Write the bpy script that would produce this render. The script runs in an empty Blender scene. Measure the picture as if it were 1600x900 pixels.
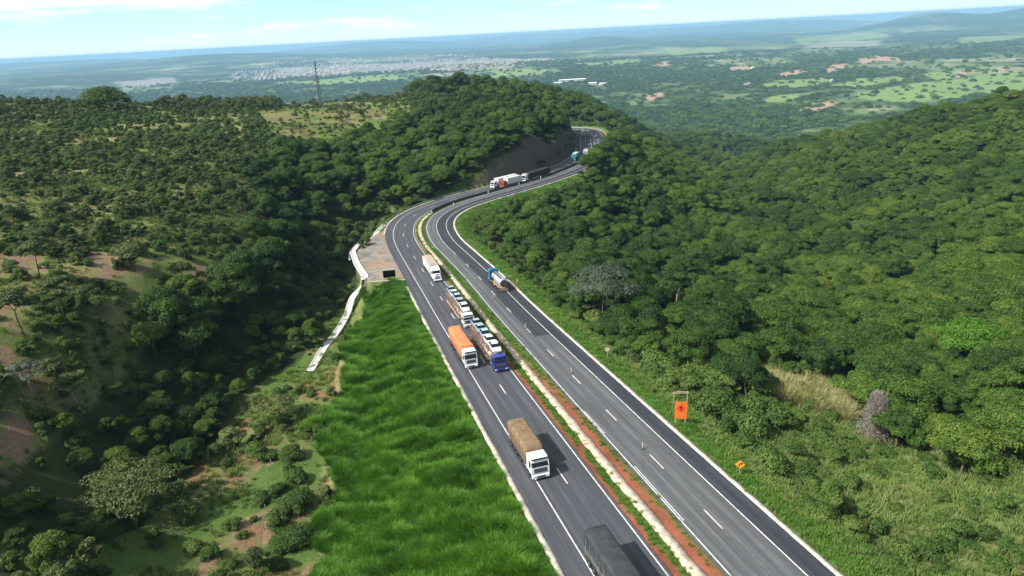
import bpy, math, random
import numpy as np
from mathutils import Vector, Matrix
random.seed(7); rng = np.random.default_rng(11)
SC = bpy.context.scene; COL = SC.collection
# ------------------------------------------------------------------ camera model (photo is 1600 x 900)
F_PX = 1060.0; DEL = math.radians(.38); PITCH = math.radians(20.95)-DEL; ROLL = math.radians(-3.0)
FWD = np.array([0, math.cos(PITCH), -math.sin(PITCH)])
_r = np.array([1.0, 0, 0]); _u = np.cross(_r, FWD)
RT = math.cos(ROLL)*_r + math.sin(ROLL)*_u
UP = -math.sin(ROLL)*_r + math.cos(ROLL)*_u
def ray(px, py): return (px-800)/F_PX*RT - (py-450)/F_PX*UP + FWD
_f0 = np.array([0, math.cos(PITCH+DEL), -math.sin(PITCH+DEL)]); _u0 = np.cross(_r, _f0); _R0 = math.cos(ROLL)*_r+math.sin(ROLL)*_u0; _U0 = -math.sin(ROLL)*_r+math.cos(ROLL)*_u0
def ray0(px, py): return (px-800)/F_PX*_R0 - (py-450)/F_PX*_U0 + _f0
def tilt(x, y, z): r = max(30.0, math.hypot(x, y)); return z+DEL*(r*r+z*z)/r*(y/r)
def proj(P):
    P = np.asarray(P, float); c = P@FWD; c = np.where(c < 1, 1e9, c)
    return 800+F_PX*(P@RT)/c, 450-F_PX*(P@UP)/c
# ------------------------------------------------------------------ road level and axes
_ys = np.array([-600,-400,0,150,190,230,300,340,400,460,520,600,700,800,1200.])
_zs = np.array([-10,-17,-50,-63.1,-65.8,-67,-68,-69,-72.5,-77,-80,-84,-89,-92,-92.])
_yy = np.arange(-600, 1201, 2.0); _zz = np.interp(_yy, _ys, _zs)
_k = np.ones(15)/15; _zz2 = np.convolve(np.pad(_zz, 7, 'edge'), _k, 'valid'); _zz2[:9] = _zz[:9]; _zz2[-9:] = _zz[-9:]
_ya = np.maximum(_yy, 40.0); _zz2 = _zz2+DEL*(_ya*_ya+_zz2*_zz2)/_ya
def zr(y): return np.interp(y, _yy, _zz2)
def dense(pts, step=1.0):
    P = np.array(pts, float); P = np.vstack([2*P[0]-P[1], P, 2*P[-1]-P[-2]]); out = []
    for i in range(1, len(P)-2):
        p0, p1, p2, p3 = P[i-1:i+3]
        a = np.linalg.norm(p1-p0)**.5; b = np.linalg.norm(p2-p1)**.5; c = np.linalg.norm(p3-p2)**.5
        t = np.linspace(0, 1, 24, endpoint=False)[:, None]
        m1 = b*((p1-p0)/a-(p2-p0)/(a+b)+(p2-p1)/b); m2 = b*((p2-p1)/b-(p3-p1)/(b+c)+(p3-p2)/c)
        out.append((2*t**3-3*t*t+1)*p1+(t**3-2*t*t+t)*m1+(-2*t**3+3*t*t)*p2+(t**3-t*t)*m2)
    Q = np.vstack(out+[P[-2][None]]); s = np.r_[0, np.cumsum(np.linalg.norm(np.diff(Q, axis=0), axis=1))]
    n = int(s[-1]/step); u = np.linspace(0, s[-1], n+1)
    Q = np.stack([np.interp(u, s, Q[:, k]) for k in range(Q.shape[1])], 1)
    for k in range(2):                                                # light smoothing
        Q[2:-2] = (Q[:-4]+Q[1:-3]*2+Q[2:-2]*3+Q[3:-1]*2+Q[4:]*1)/9*1.0
    return Q
def stx(y): return 10.6-.2755*(y-57.4)
NX, NY = .964, .2656
LC = dense([(stx(-220),-220),(stx(-60),-60),(stx(57.4),57.4),(stx(140),140),(stx(180),180),(-31.2,208),(-35.1,221.8),(-37.9,235),(-38.9,247),(-38.3,257),(-35.6,267),(-30.3,277.5),
            (-21.5,289.5),(-11.5,299.8),(-.5,311),(11.8,324.6),(23.5,342.5),(33,362),(41,384),(48,411),(53,445),(58,490),(62,523),(63.5,553),(61,573),(55,585),(44,592),(28,598),(5,600)])
RC = dense([(stx(-220)+13.37*NX,-220+13.37*NY),(stx(-60)+13.37*NX,-60+13.37*NY),(stx(57.4)+13.37*NX,57.4+13.37*NY),(stx(140)+13.37*NX,140+13.37*NY),(-10.5,184.5),(-17.3,205.6),(-21.9,219.4),(-25.1,232.6),(-26.9,245.5),(-26.4,256.8),(-23.7,267),
            (-18.6,277),(-10.2,287.5),(-.4,298.5),(9.8,310),(21.0,324),(31.5,340),(41,359),(49.5,382),(57,409),(62,443),(67,486),(71,521),(73.2,557),(70,580),(62,593.5),(48,601.5),(30,607.5),(5,609.5)])
def normals(P):
    T = np.gradient(P, axis=0); T /= np.linalg.norm(T, axis=1)[:, None]
    return np.stack([T[:, 1], -T[:, 0]], 1), T                       # to the right of travel (+y), tangent
LN, LT = normals(LC); RN, RTn = normals(RC)
def offs(P, N, x, y, chunk=20000):
    x = np.ravel(x); y = np.ravel(y); o = np.empty(len(x)); ii = np.empty(len(x), int)
    S = P[::3]; SN = N[::3]
    for a in range(0, len(x), chunk):
        dx = x[a:a+chunk, None]-S[None, :, 0]; dy = y[a:a+chunk, None]-S[None, :, 1]
        d2 = dx*dx+dy*dy; k = d2.argmin(1); r = np.arange(len(k))
        sd = dx[r, k]*SN[k, 0]+dy[r, k]*SN[k, 1]
        dd = np.sqrt(d2[r, k]); o[a:a+chunk] = np.where(dd < 6, sd, np.sign(sd)*dd); ii[a:a+chunk] = k*3
    return o, ii
# ------------------------------------------------------------------ noise
def vnoise(x, y, seed=0):
    xi = np.floor(x).astype(np.int64); yi = np.floor(y).astype(np.int64); fx = x-xi; fy = y-yi
    fx = fx*fx*(3-2*fx); fy = fy*fy*(3-2*fy)
    def h(a, b):
        n = (a*374761393+b*668265263+seed*974711) & 0x7fffffff; n = (n ^ (n >> 13))*1274126177 & 0x7fffffff
        return ((n ^ (n >> 16)) & 0xffff)/65535.0
    return (h(xi, yi)*(1-fx)+h(xi+1, yi)*fx)*(1-fy)+(h(xi, yi+1)*(1-fx)+h(xi+1, yi+1)*fx)*fy
def fbm(x, y, s, o=4, seed=0):
    v = 0; a = .5; t = 0
    for i in range(o):
        v = v+a*vnoise(x/s, y/s, seed+i*17); t += a; a *= .5; s *= .5
    return v/t
def ss(a, b, x): t = np.clip((x-a)/(b-a), 0, 1); return t*t*(3-2*t)
def inpoly(px, py, poly):
    px = np.asarray(px); py = np.asarray(py); c = np.zeros(px.shape, bool); n = len(poly); j = n-1
    for i in range(n):
        xi, yi = poly[i]; xj, yj = poly[j]
        m = ((yi > py) != (yj > py)) & (px < (xj-xi)*(py-yi)/((yj-yi) or 1e-9)+xi); c ^= m; j = i
    return c
# ------------------------------------------------------------------ terrain: thin-plate surface through surveyed points
CR = {0: [(900,80),(800,96),(700,112),(600,128),(500,148),(400,185),(300,240),(250,295),(200,380),(165,480)],
 100: [(900,88),(800,102),(700,117),(640,125),(560,135),(500,148),(400,185),(300,242),(250,300),(200,390),(165,480)],
 200: [(900,88),(800,103),(740,116),(680,126),(600,140),(520,152),(440,167),(400,182),(300,245),(250,305),(200,390)],
 300: [(900,86),(800,101),(720,118),(660,134),(600,146),(540,155),(480,166),(420,180),(350,210),(300,250),(250,305),(200,390)],
 400: [(900,82),(800,97),(700,117),(620,140),(580,152),(520,165),(470,176),(420,192),(350,225),(300,262),(250,320)],
 800: [(243,330),(210,372)], 850: [(222,351),(195,400)], 890: [(207,404)], 760: [(245,322)],
 500: [(900,79),(800,94),(700,113),(600,139),(560,152),(500,177),(450,205),(400,230),(370,250),(340,268),(300,290),(250,335)]}
CP = [(300,165,-40),(400,168,-43),(500,165,-46),(600,155,-50),(700,140,-50),(750,140,-54),(800,170,-54),(870,175,-60),
 (700,200,-55),(740,250,-60),(760,270,-63),(600,200,-50),(600,250,-58),(560,300,-63),(480,185,-44),(560,350,-71),
 (1300,900,-57),(1300,780,-59.5),(1200,700,-61.5),(1100,600,-64),(1000,500,-68.5),(900,420,-71),(800,370,-71),(780,340,-71),(830,310,-74),(900,300,-80),(870,290,-75),
 (1600,900,-56),(1450,900,-58),(1600,800,-58),(1450,800,-61),(1330,750,-67),(1320,850,-63),(1300,680,-68),(1250,620,-67),(1400,700,-67),(1600,700,-62),
 (1500,620,-70),(1600,600,-68),(1350,600,-75),(1200,550,-77),(1100,500,-81),(1000,430,-84),(1300,500,-88),(1150,440,-94),(1450,500,-82),(1600,500,-74),
 (950,350,-88),(1050,350,-97),(1150,350,-105),(1300,400,-100),(1500,400,-88),(1600,400,-80),(1250,300,-106),(1400,300,-96),(1600,300,-80),(1600,200,-75),(1600,172,-78),
 (1500,190,-89),(1400,206,-101),(1300,222,-114),(1200,238,-130),(1130,252,-158),(1160,266,-150),(1100,285,-142),(1060,200,-168),(1080,310,-110),(1140,190,-190),(1000,170,-165),(960,200,-88),(1000,240,-94),(1040,285,-98),
 (950,260,-83),(900,270,-76),(930,172,-95),(830,150,-78)]
PX = []
for a, b, z in CP:
    d = ray0(a, b); t = z/d[2]; PX.append((d[0]*t, d[1]*t, tilt(d[0]*t, d[1]*t, z)))
for a in CR:
    for b, r in CR[a]:
        d = ray0(a, b); t = r/math.hypot(d[0], d[1]); PX.append((d[0]*t, d[1]*t, tilt(d[0]*t, d[1]*t, d[2]*t)))
PX += [(-600,850,-150),(-300,1000,-180),(-450,300,-30),(-270,110,-42),(0,1000,-170),(200,1250,-215),(-700,500,-70),(420,560,-110),(620,780,-190),(480,850,-200),(300,900,-185),
 (500,380,-78),(400,100,-60),(0,-120,-44),(150,-100,-52),(-150,-100,-50),(0,-400,-35),(-500,-300,-35),(500,-300,-60),(-120,20,-51),(-150,50,-50),(-120,70,-49.5),(-200,90,-44),(-100,0,-52),(-200,0,-48),(-250,160,-40),(-330,230,-37),(-80,40,-52),(-300,50,-44),(140,10,-55),(-500,50,-40),(900,500,-120),(900,0,-80)]
PX = np.array(PX); SCL = 200.0
def _tk(r2): return np.where(r2 > 0, .5*r2*np.log(r2+1e-20), 0)
_n = len(PX); _A = np.zeros((_n+3, _n+3)); _q = PX[:, :2]/SCL
_d2 = ((_q[:, None]-_q[None])**2).sum(-1); _A[:_n, :_n] = _tk(_d2)+np.eye(_n)*2e-3
_A[:_n, _n] = 1; _A[:_n, _n+1:_n+3] = _q; _A[_n:, :_n] = _A[:_n, _n:].T
_w = np.linalg.solve(_A, np.r_[PX[:, 2], 0, 0, 0])
def tps(x, y):
    out = np.empty(len(x)); c = 30000
    for a in range(0, len(x), c):
        qx = x[a:a+c]/SCL; qy = y[a:a+c]/SCL
        out[a:a+c] = _tk((qx[:, None]-_q[None, :, 0])**2+(qy[:, None]-_q[None, :, 1])**2)@_w[:_n]+_w[_n]+_w[_n+1]*qx+_w[_n+2]*qy
    return out
APRON = [(597,345),(618,345),(616,372),(622,400),(636,434),(575,440),(558,412),(552,396),(584,366)]
def plain(x, y):
    r = np.hypot(x, y); az = np.degrees(np.arctan2(x, y))
    z = -250-r*r/(2*6.37e6)
    z = z+(fbm(x, y, 2600, 4, 5)-.5)*70*ss(1500, 6000, r)
    g = lambda a0, w, r0, rw, hh: hh*np.exp(-((az-a0)/w)**2-((r-r0)/rw)**2)
    z = z+g(31, 3.4, 15000, 2500, 235)+g(37, 2.8, 16500, 2500, 225)+g(43, 5, 16000, 2600, 215)+g(21, 7, 27000, 4500, 240)+g(8, 3, 14000, 1000, 70)
    z = z+g(-22, 9, 14000, 3500, 150)+g(-34, 6, 9500, 2200, 40)+g(6, 14, 36000, 8000, 250)+g(-10, 6, 26000, 6000, 215)+g(-32, 8, 24000, 6000, 200)+g(8, 3, 14000, 1000, 50)
    return z+(fbm(x, y, 7000, 4, 9)-.5)*150*ss(9000, 22000, r)
def height(x, y):
    x = np.ravel(np.asarray(x, float)); y = np.ravel(np.asarray(y, float)); r = np.hypot(x, y)
    z = plain(x, y); m = r < 1500
    if m.any():
        xa, ya = x[m], y[m]; b = tps(xa, ya)
        b = np.clip(b, -255, -20)
        b += (fbm(xa, ya, 40, 4, 3)-.5)*5*ss(60, 200, r[m])+(fbm(xa, ya, 9, 3, 4)-.5)*1.3
        b += (fbm(xa, ya, 160, 3, 6)-.5)*8*ss(200, 500, r[m])
        oL, iL = offs(LC, LN, xa, ya); oR, iR = offs(RC, RN, xa, ya)
        zL = zr(LC[iL, 1]); zR = zr(RC[iR, 1])
        yL = LC[iL, 1]
        dL = -7.1-oL; dR = oR-7.0
        px, py = proj(np.stack([xa, ya, zL], 1)); ap = inpoly(px, py, APRON) & (oL < 0)
        rock = ss(292, 310, yL)*(1-ss(555, 580, yL))
        up = np.maximum(dL-1.2, 0)*(.55+2.6*rock)+.0; rough = 1+(fbm(xa, ya, 11, 3, 21)-.5)*.5*rock; up = up+(fbm(xa, ya, 2.6, 3, 23)-.5)*1.8*rock*ss(2, 5, dL)
        dn = np.maximum(dL-.5, 0)*.55
        bl = np.clip(b, zL-.15-dn, zL-.12+up*rough)
        bl = np.where(ap, zL-.1, bl)
        br = np.clip(b, zR-.15-np.maximum(dR-2.5, 0)*.5-.06*np.clip(dR, 0, 3), zR-.12+np.maximum(dR-4, 0)*.4)
        inside = (oL > -7.1) & (oR < 7.0)
        b = np.where((oL < 0) & (np.abs(oL) < np.abs(oR)), bl, np.where(oR > 0, br, b))
        b = np.where(inside, np.minimum(zL, zR)-.14, b)
        w = ss(1050, 1500, r[m]); z[m] = b*(1-w)+z[m]*w
    return z
def gz(x, y): return float(height([x], [y])[0])
_T = np.r_[np.arange(20, 400, 1.0), np.arange(400, 1500, 3.0), np.geomspace(1500, 60000, 400)]
def hit(px, py, dz=0.0):
    d = ray(px, py); d = d/np.linalg.norm(d); P = d[None]*_T[:, None]; h = height(P[:, 0], P[:, 1])+dz
    k = np.where(P[:, 2] < h)[0]; k = k[0] if len(k) else -1
    if k > 0:
        a = P[k-1, 2]-h[k-1]; b = h[k]-P[k, 2]; t = a/(a+b+1e-9); q = P[k-1]*(1-t)+P[k]*t
    else: q = P[k]
    return Vector((q[0], q[1], gz(q[0], q[1])))
def gp(px, py, dz=0):
    d = ray(px, py); y = 100.0
    for i in range(150):
        t = (zr(y)+dz)/d[2]; y = .5*y+.5*d[1]*t
    return d*t
# ------------------------------------------------------------------ materials
def newmat(name):
    m = bpy.data.materials.new(name); m.use_nodes = True; nt = m.node_tree; nt.nodes.clear()
    o = nt.nodes.new('ShaderNodeOutputMaterial'); b = nt.nodes.new('ShaderNodeBsdfPrincipled'); nt.links.new(b.outputs[0], o.inputs[0])
    return m, nt, b, o
def nn(nt, t, **k):
    n = nt.nodes.new(t)
    for a, v in k.items():
        if a.startswith('i_'): n.inputs[a[2:].replace('_', ' ')].default_value = v
        else: setattr(n, a, v)
    return n
def c4(c): return (c[0], c[1], c[2], 1)
def noise(nt, scale, detail=4, rough=.55, vec=None):
    n = nn(nt, 'ShaderNodeTexNoise'); n.inputs['Scale'].default_value = scale; n.inputs['Detail'].default_value = detail; n.inputs['Roughness'].default_value = rough
    if vec is not None: nt.links.new(vec, n.inputs['Vector'])
    return n.outputs['Fac']
def ramp(nt, fac, stops):
    r = nn(nt, 'ShaderNodeValToRGB'); e = r.color_ramp.elements
    while len(e) < len(stops): e.new(.5)
    for i, (p, c) in enumerate(stops): e[i].position = p; e[i].color = c4(c) if not isinstance(c, (int, float)) else (c, c, c, 1)
    nt.links.new(fac, r.inputs[0]); return r.outputs[0]
def mix(nt, fac, a, b, mode='MIX'):
    m = nn(nt, 'ShaderNodeMix', data_type='RGBA', blend_type=mode)
    for s, v in ((0, fac), (6, a), (7, b)):
        if hasattr(v, 'links') or hasattr(v, 'is_linked'): nt.links.new(v, m.inputs[s])
        else: m.inputs[s].default_value = v if s == 0 else c4(v)
    return m.outputs[2]
def math_(nt, op, a, b=None):
    m = nn(nt, 'ShaderNodeMath', operation=op)
    for i, v in enumerate((a, b)):
        if v is None: continue
        if hasattr(v, 'is_linked'): nt.links.new(v, m.inputs[i])
        else: m.inputs[i].default_value = v
    return m.outputs[0]
MATS = {}
def paint(name, col, rough=.5, metal=0.0, var=.25, scale=3.0, spec=.5, bump=0.0):
    if name in MATS: return MATS[name]
    m, nt, b, o = newmat(name); tc = nn(nt, 'ShaderNodeTexCoord')
    f = noise(nt, scale, 5, .6, tc.outputs['Object'])
    dk = tuple(c*(1-var) for c in col); lt = tuple(min(1, c*(1+var*.35)) for c in col)
    nt.links.new(ramp(nt, f, [(.3, dk), (.65, lt)]), b.inputs['Base Color'])
    b.inputs['Roughness'].default_value = rough; b.inputs['Metallic'].default_value = metal; b.inputs['Specular IOR Level'].default_value = spec
    if bump:
        bp = nn(nt, 'ShaderNodeBump', i_Strength=bump, i_Distance=.05); nt.links.new(noise(nt, scale*6, 4, .6, tc.outputs['Object']), bp.inputs['Height']); nt.links.new(bp.outputs[0], b.inputs['Normal'])
    MATS[name] = m; return m
def leafmat(name, dark, mid, lite, transl=.25, patch=.03, rough=.55, hue=0.0):
    m, nt, b, o = newmat(name)
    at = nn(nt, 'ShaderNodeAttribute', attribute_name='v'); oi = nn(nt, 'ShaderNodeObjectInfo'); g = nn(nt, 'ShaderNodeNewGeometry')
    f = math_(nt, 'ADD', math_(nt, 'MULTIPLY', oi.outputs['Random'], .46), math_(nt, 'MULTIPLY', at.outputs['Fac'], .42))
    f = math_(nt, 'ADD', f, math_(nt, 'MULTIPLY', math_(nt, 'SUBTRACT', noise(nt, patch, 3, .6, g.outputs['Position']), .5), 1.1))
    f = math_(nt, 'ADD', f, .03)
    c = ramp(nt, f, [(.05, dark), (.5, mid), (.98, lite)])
    nt.links.new(c, b.inputs['Base Color']); b.inputs['Roughness'].default_value = rough; b.inputs['Specular IOR Level'].default_value = .2
    t = nn(nt, 'ShaderNodeBsdfTranslucent'); nt.links.new(mix(nt, 1.0, c, (1.0, 1.1, .5), 'MULTIPLY'), t.inputs[0])
    x = nn(nt, 'ShaderNodeMixShader', i_Fac=transl); nt.links.new(b.outputs[0], x.inputs[1]); nt.links.new(t.outputs[0], x.inputs[2]); nt.links.new(x.outputs[0], o.inputs[0])
    MATS[name] = m; return m
# ------------------------------------------------------------------ mesh helpers
def mesh_np(name, V, F, mat=None, smooth=False, attr=None, mi=None):
    me = bpy.data.meshes.new(name); V = np.asarray(V, np.float32); F = np.asarray(F, np.int32); k = F.shape[1]
    me.vertices.add(len(V)); me.vertices.foreach_set('co', V.ravel())
    me.loops.add(F.size); me.loops.foreach_set('vertex_index', F.ravel())
    me.polygons.add(len(F)); me.polygons.foreach_set('loop_start', np.arange(len(F), dtype=np.int32)*k)
    if smooth: me.polygons.foreach_set('use_smooth', np.ones(len(F), bool))
    for mt in (mat if isinstance(mat, (list, tuple)) else [mat]):
        if mt: me.materials.append(mt)
    if mi is not None: me.polygons.foreach_set('material_index', np.asarray(mi, np.int32))
    me.update(calc_edges=True)
    for nm, (dom, arr) in (attr or {}).items():
        arr = np.asarray(arr, np.float32)
        if arr.ndim == 2: a = me.color_attributes.new(nm, 'FLOAT_COLOR', dom); a.data.foreach_set('color', arr.ravel())
        else: a = me.attributes.new(nm, 'FLOAT', dom); a.data.foreach_set('value', arr)
    return me
def link(name, data, parent=None, loc=None, label=None, cat=None, group=None, kind=None):
    o = bpy.data.objects.new(name, data); COL.objects.link(o)
    if parent is not None: o.parent = parent
    if loc is not None: o.location = loc
    if label: o['label'] = label
    if cat: o['category'] = cat
    if group: o['group'] = group
    if kind: o['kind'] = kind
    return o
def copy_tree(o, parent=None):
    c = o.copy(); COL.objects.link(c); c.parent = parent
    for ch in list(o.children): copy_tree(ch, c)
    return c
class MB:
    def __init__(s): s.v = []; s.f = []; s.m = []
    def add(s, V, F, mi=0):
        n = len(s.v); s.v += [tuple(p) for p in V]; s.f += [tuple(i+n for i in f) for f in F]; s.m += [mi]*len(F); return s
    def box(s, c, d, bev=0.0, rz=0, ry=0, mi=0, taper=1.0):
        hx, hy, hz = d[0]/2, d[1]/2, d[2]/2; b = min(bev, hx*.9, hy*.9, hz*.9)
        if b <= 0:
            V = [(x*hx*(taper if z > 0 else 1), y*hy*(taper if z > 0 else 1), z*hz) for z in (-1, 1) for y in (-1, 1) for x in (-1, 1)]
            F = [(0,2,3,1),(4,5,7,6),(0,1,5,4),(2,6,7,3),(0,4,6,2),(1,3,7,5)]
        else:
            V = []; idx = {}
            for z in (-1, 1):
                for y in (-1, 1):
                    for x in (-1, 1):
                        for a in range(3):
                            p = [x*hx, y*hy, z*hz]; q = [x*(hx-b), y*(hy-b), z*(hz-b)]; q[a] = p[a]; idx[(x, y, z, a)] = len(V); V.append(q)
            F = []
            for a in range(3):
                o1, o2 = [(1, 2), (2, 0), (0, 1)][a]
                for sg in (-1, 1):
                    L = []
                    for (u, w) in ((-1, -1), (1, -1), (1, 1), (-1, 1)):
                        k = [0, 0, 0]; k[a] = sg; k[o1] = u; k[o2] = w; L.append(idx[(*k, a)])
                    F.append(tuple(L if sg > 0 else L[::-1]))
            for a in range(3):
                o1, o2 = [(1, 2), (2, 0), (0, 1)][a]
                for u in (-1, 1):
                    for w in (-1, 1):
                        k = [0, 0, 0]; k[o1] = u; k[o2] = w; k0 = list(k); k1 = list(k); k0[a] = -1; k1[a] = 1
                        L = [idx[(*k0, o1)], idx[(*k1, o1)], idx[(*k1, o2)], idx[(*k0, o2)]]
                        F.append(tuple(L if u*w < 0 else L[::-1]))
            for z in (-1, 1):
                for y in (-1, 1):
                    for x in (-1, 1):
                        L = [idx[(x, y, z, a)] for a in range(3)]; F.append(tuple(L if x*y*z > 0 else L[::-1]))
        cz, sz = math.cos(rz), math.sin(rz); cy, sy = math.cos(ry), math.sin(ry); W = []
        for x, y, z in V:
            x, z = x*cy+z*sy, -x*sy+z*cy; x, y = x*cz-y*sz, x*sz+y*cz; W.append((x+c[0], y+c[1], z+c[2]))
        return s.add(W, F, mi)
    def tube(s, a, b, r, n=8, r2=None, mi=0):
        a = Vector(a); b = Vector(b); r2 = r if r2 is None else r2; d = (b-a).normalized()
        t = d.orthogonal().normalized(); w = d.cross(t); V = []
        for p, q in ((a, r), (b, r2)):
            for i in range(n):
                an = 2*math.pi*i/n; V.append(p+(t*math.cos(an)+w*math.sin(an))*q)
        F = [(i, (i+1) % n, n+(i+1) % n, n+i) for i in range(n)]+[tuple(range(n))[::-1], tuple(range(n, 2*n))]
        return s.add(V, F, mi)
    def prism(s, prof, y0, y1, mi=0, inset=0.0):
        n = len(prof); V = [(x, y0, z) for x, z in prof]+[(x, y1, z) for x, z in prof]
        F = [(i, n+i, n+(i+1) % n, (i+1) % n) for i in range(n)]+[tuple(range(n)), tuple(range(n, 2*n))[::-1]]
        return s.add(V, F, mi)
    def quad(s, a, b, c, d, mi=0): return s.add([a, b, c, d], [(0, 1, 2, 3)], mi)
    def mesh(s, name, mat, smooth=False):
        me = bpy.data.meshes.new(name); me.from_pydata(s.v, [], s.f); me.update()
        for mt in (mat if isinstance(mat, (list, tuple)) else [mat]): me.materials.append(mt)
        me.polygons.foreach_set('material_index', s.m)
        if smooth: me.polygons.foreach_set('use_smooth', [True]*len(s.f))
        import bmesh
        bm = bmesh.new(); bm.from_mesh(me); bmesh.ops.recalc_face_normals(bm, faces=bm.faces); bm.to_mesh(me); bm.free()
        return me
    def build(s, name, mat, parent=None, smooth=False, **k): return link(name, s.mesh(name, mat, smooth), parent, **k)
# ------------------------------------------------------------------ camera, sun, sky, air
cd = bpy.data.cameras.new('camera'); cam = bpy.data.objects.new('camera', cd); COL.objects.link(cam); SC.camera = cam
cd.sensor_width = 36; cd.lens = F_PX/1600*36; cd.clip_start = .5; cd.clip_end = 200000
M = Matrix.Identity(4)
for i in range(3): M[i][0] = RT[i]; M[i][1] = UP[i]; M[i][2] = -FWD[i]
cam.matrix_world = M
SAZ, SEL = math.radians(243), math.radians(45)
sd = Vector((-math.sin(SAZ)*math.cos(SEL), -math.cos(SAZ)*math.cos(SEL), -math.sin(SEL)))
sl = bpy.data.lights.new('sun', 'SUN'); sl.energy = 5.0; sl.angle = math.radians(.53); sl.color = (1, .955, .88)
so = bpy.data.objects.new('sun', sl); COL.objects.link(so); so.rotation_euler = sd.to_track_quat('-Z', 'Y').to_euler()
w = bpy.data.worlds.new('World'); SC.world = w; w.use_nodes = True; nt = w.node_tree; nt.nodes.clear()
wo = nn(nt, 'ShaderNodeOutputWorld'); bg = nn(nt, 'ShaderNodeBackground', i_Strength=.040)
sky = nn(nt, 'ShaderNodeTexSky', sky_type='NISHITA'); sky.sun_disc = False; sky.sun_elevation = SEL; sky.sun_rotation = SAZ; sky.altitude = 800; sky.air_density = 1.0; sky.dust_density = .4; sky.ozone_density = 2.2
tc = nn(nt, 'ShaderNodeTexCoord'); sx = nn(nt, 'ShaderNodeSeparateXYZ'); nt.links.new(tc.outputs['Generated'], sx.inputs[0])
az = math_(nt, 'ARCTAN2', sx.outputs[0], sx.outputs[1]); el = math_(nt, 'ARCSINE', sx.outputs[2])
cx = nn(nt, 'ShaderNodeCombineXYZ'); nt.links.new(az, cx.inputs[0]); nt.links.new(math_(nt, 'MULTIPLY', el, 5.5), cx.inputs[1])
n1 = noise(nt, 5.5, 8, .58, cx.outputs[0])
# small fair-weather clouds low over the horizon and a big bright sheet high on the left
low = math_(nt, 'MULTIPLY', ramp(nt, n1, [(.53, 0.0), (.68, .75)]), ramp(nt, el, [(.006, 0.0), (.022, 1.0), (.055, 1.0), (.09, 0.0)]))
edge = math_(nt, 'ADD', math_(nt, 'SUBTRACT', el, .0770), math_(nt, 'MULTIPLY', az, -.045))
edge = math_(nt, 'ADD', edge, math_(nt, 'MULTIPLY', math_(nt, 'SUBTRACT', n1, .5), .008))
sheet = math_(nt, 'MULTIPLY', ramp(nt, math_(nt, 'MULTIPLY', edge, 40), [(0.0, 0.0), (.28, 1.0)]), ramp(nt, math_(nt, 'ADD', az, .5), [(.12, 1.0), (.55, 0.0)]))
wisp = math_(nt, 'MULTIPLY', ramp(nt, noise(nt, 2.1, 7, .6, cx.outputs[0]), [(.45, 0.0), (.75, .35)]), ramp(nt, el, [(.03, 0.0), (.1, 1.0)]))
cl = math_(nt, 'MINIMUM', math_(nt, 'ADD', math_(nt, 'ADD', low, sheet), wisp), 1.0)
skc = mix(nt, ramp(nt, el, [(0.0, 1.0), (.075, .9), (.13, 0.0)]), mix(nt, 1.0, sky.outputs[0], (.72, 1.02, 1.12), 'MULTIPLY'), ramp(nt, el, [(0.0, (17.1, 20.7, 21.5)), (.03, (13.9, 19.9, 21.8)), (.065, (11.2, 19.3, 22.3))]))
nt.links.new(mix(nt, cl, skc, (25.2, 25.6, 25.8)), bg.inputs[0]); nt.links.new(bg.outputs[0], wo.inputs[0])
SC.view_settings.view_transform = 'Standard'; SC.view_settings.look = 'None'; SC.view_settings.exposure = EXPO = .42; SC.view_settings.gamma = 1
SC.cycles.volume_bounces = 1; SC.cycles.max_bounces = 6; SC.cycles.transparent_max_bounces = 8; SC.cycles.diffuse_bounces = 3; SC.cycles.use_denoising = True
SC.cycles.volume_max_steps = 64
hb = MB(); hb.box((0, 20000, -500), (150000, 130000, 1030)); hz = hb.build('haze', None, kind='stuff')
hm = bpy.data.materials.new('haze'); hm.use_nodes = True; nt = hm.node_tree; nt.nodes.clear(); o = nn(nt, 'ShaderNodeOutputMaterial'); pv = nn(nt, 'ShaderNodeVolumePrincipled')
pv.inputs['Color'].default_value = (.38, .67, .95, 1); pv.inputs['Density'].default_value = HAZE = 7.0e-5; pv.inputs['Anisotropy'].default_value = 0.0
nt.links.new(pv.outputs[0], o.inputs['Volume']); hz.data.materials.clear(); hz.data.materials.append(hm)
hz['label'] = 'thin blue morning haze over the valley and plain'
# ------------------------------------------------------------------ zones, outlined on the ground as seen in the survey photo
Z_BANK = [(574,441),(640,436),(700,500),(905,905),(512,905),(520,600),(553,500)]
Z_BENCH = [(506,905),(512,600),(548,500),(574,441),(560,450),(500,520),(470,570),(440,585),(400,610),(335,655),(300,710),(260,770),(170,840),(120,905)]
Z_GULLY = [(598,330),(575,370),(560,450),(500,520),(470,570),(440,585),(400,610),(335,655),(300,710),(260,770),(170,840),(120,905),(-50,905),(-50,770),(60,710),(130,640),(210,560),(260,500),(330,450),(420,400),(500,340),(560,290)]
Z_HILL = [(560,300),(500,340),(420,400),(350,400),(390,320),(400,260),(440,232),(500,238),(560,222),(620,200),(700,165),(760,135),(900,128),(960,175),(905,205),(880,225),(790,290),(640,335)]
Z_CLEAR = [(400,172),(520,158),(640,165),(650,185),(600,215),(530,228),(450,215),(415,195)]
Z_RGRASS = [(1130,690),(1170,640),(1200,585),(1290,600),(1330,640),(1380,700),(1460,700),(1500,740),(1610,735),(1950,720),(1950,910),(1280,910),(1200,780)]
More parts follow.
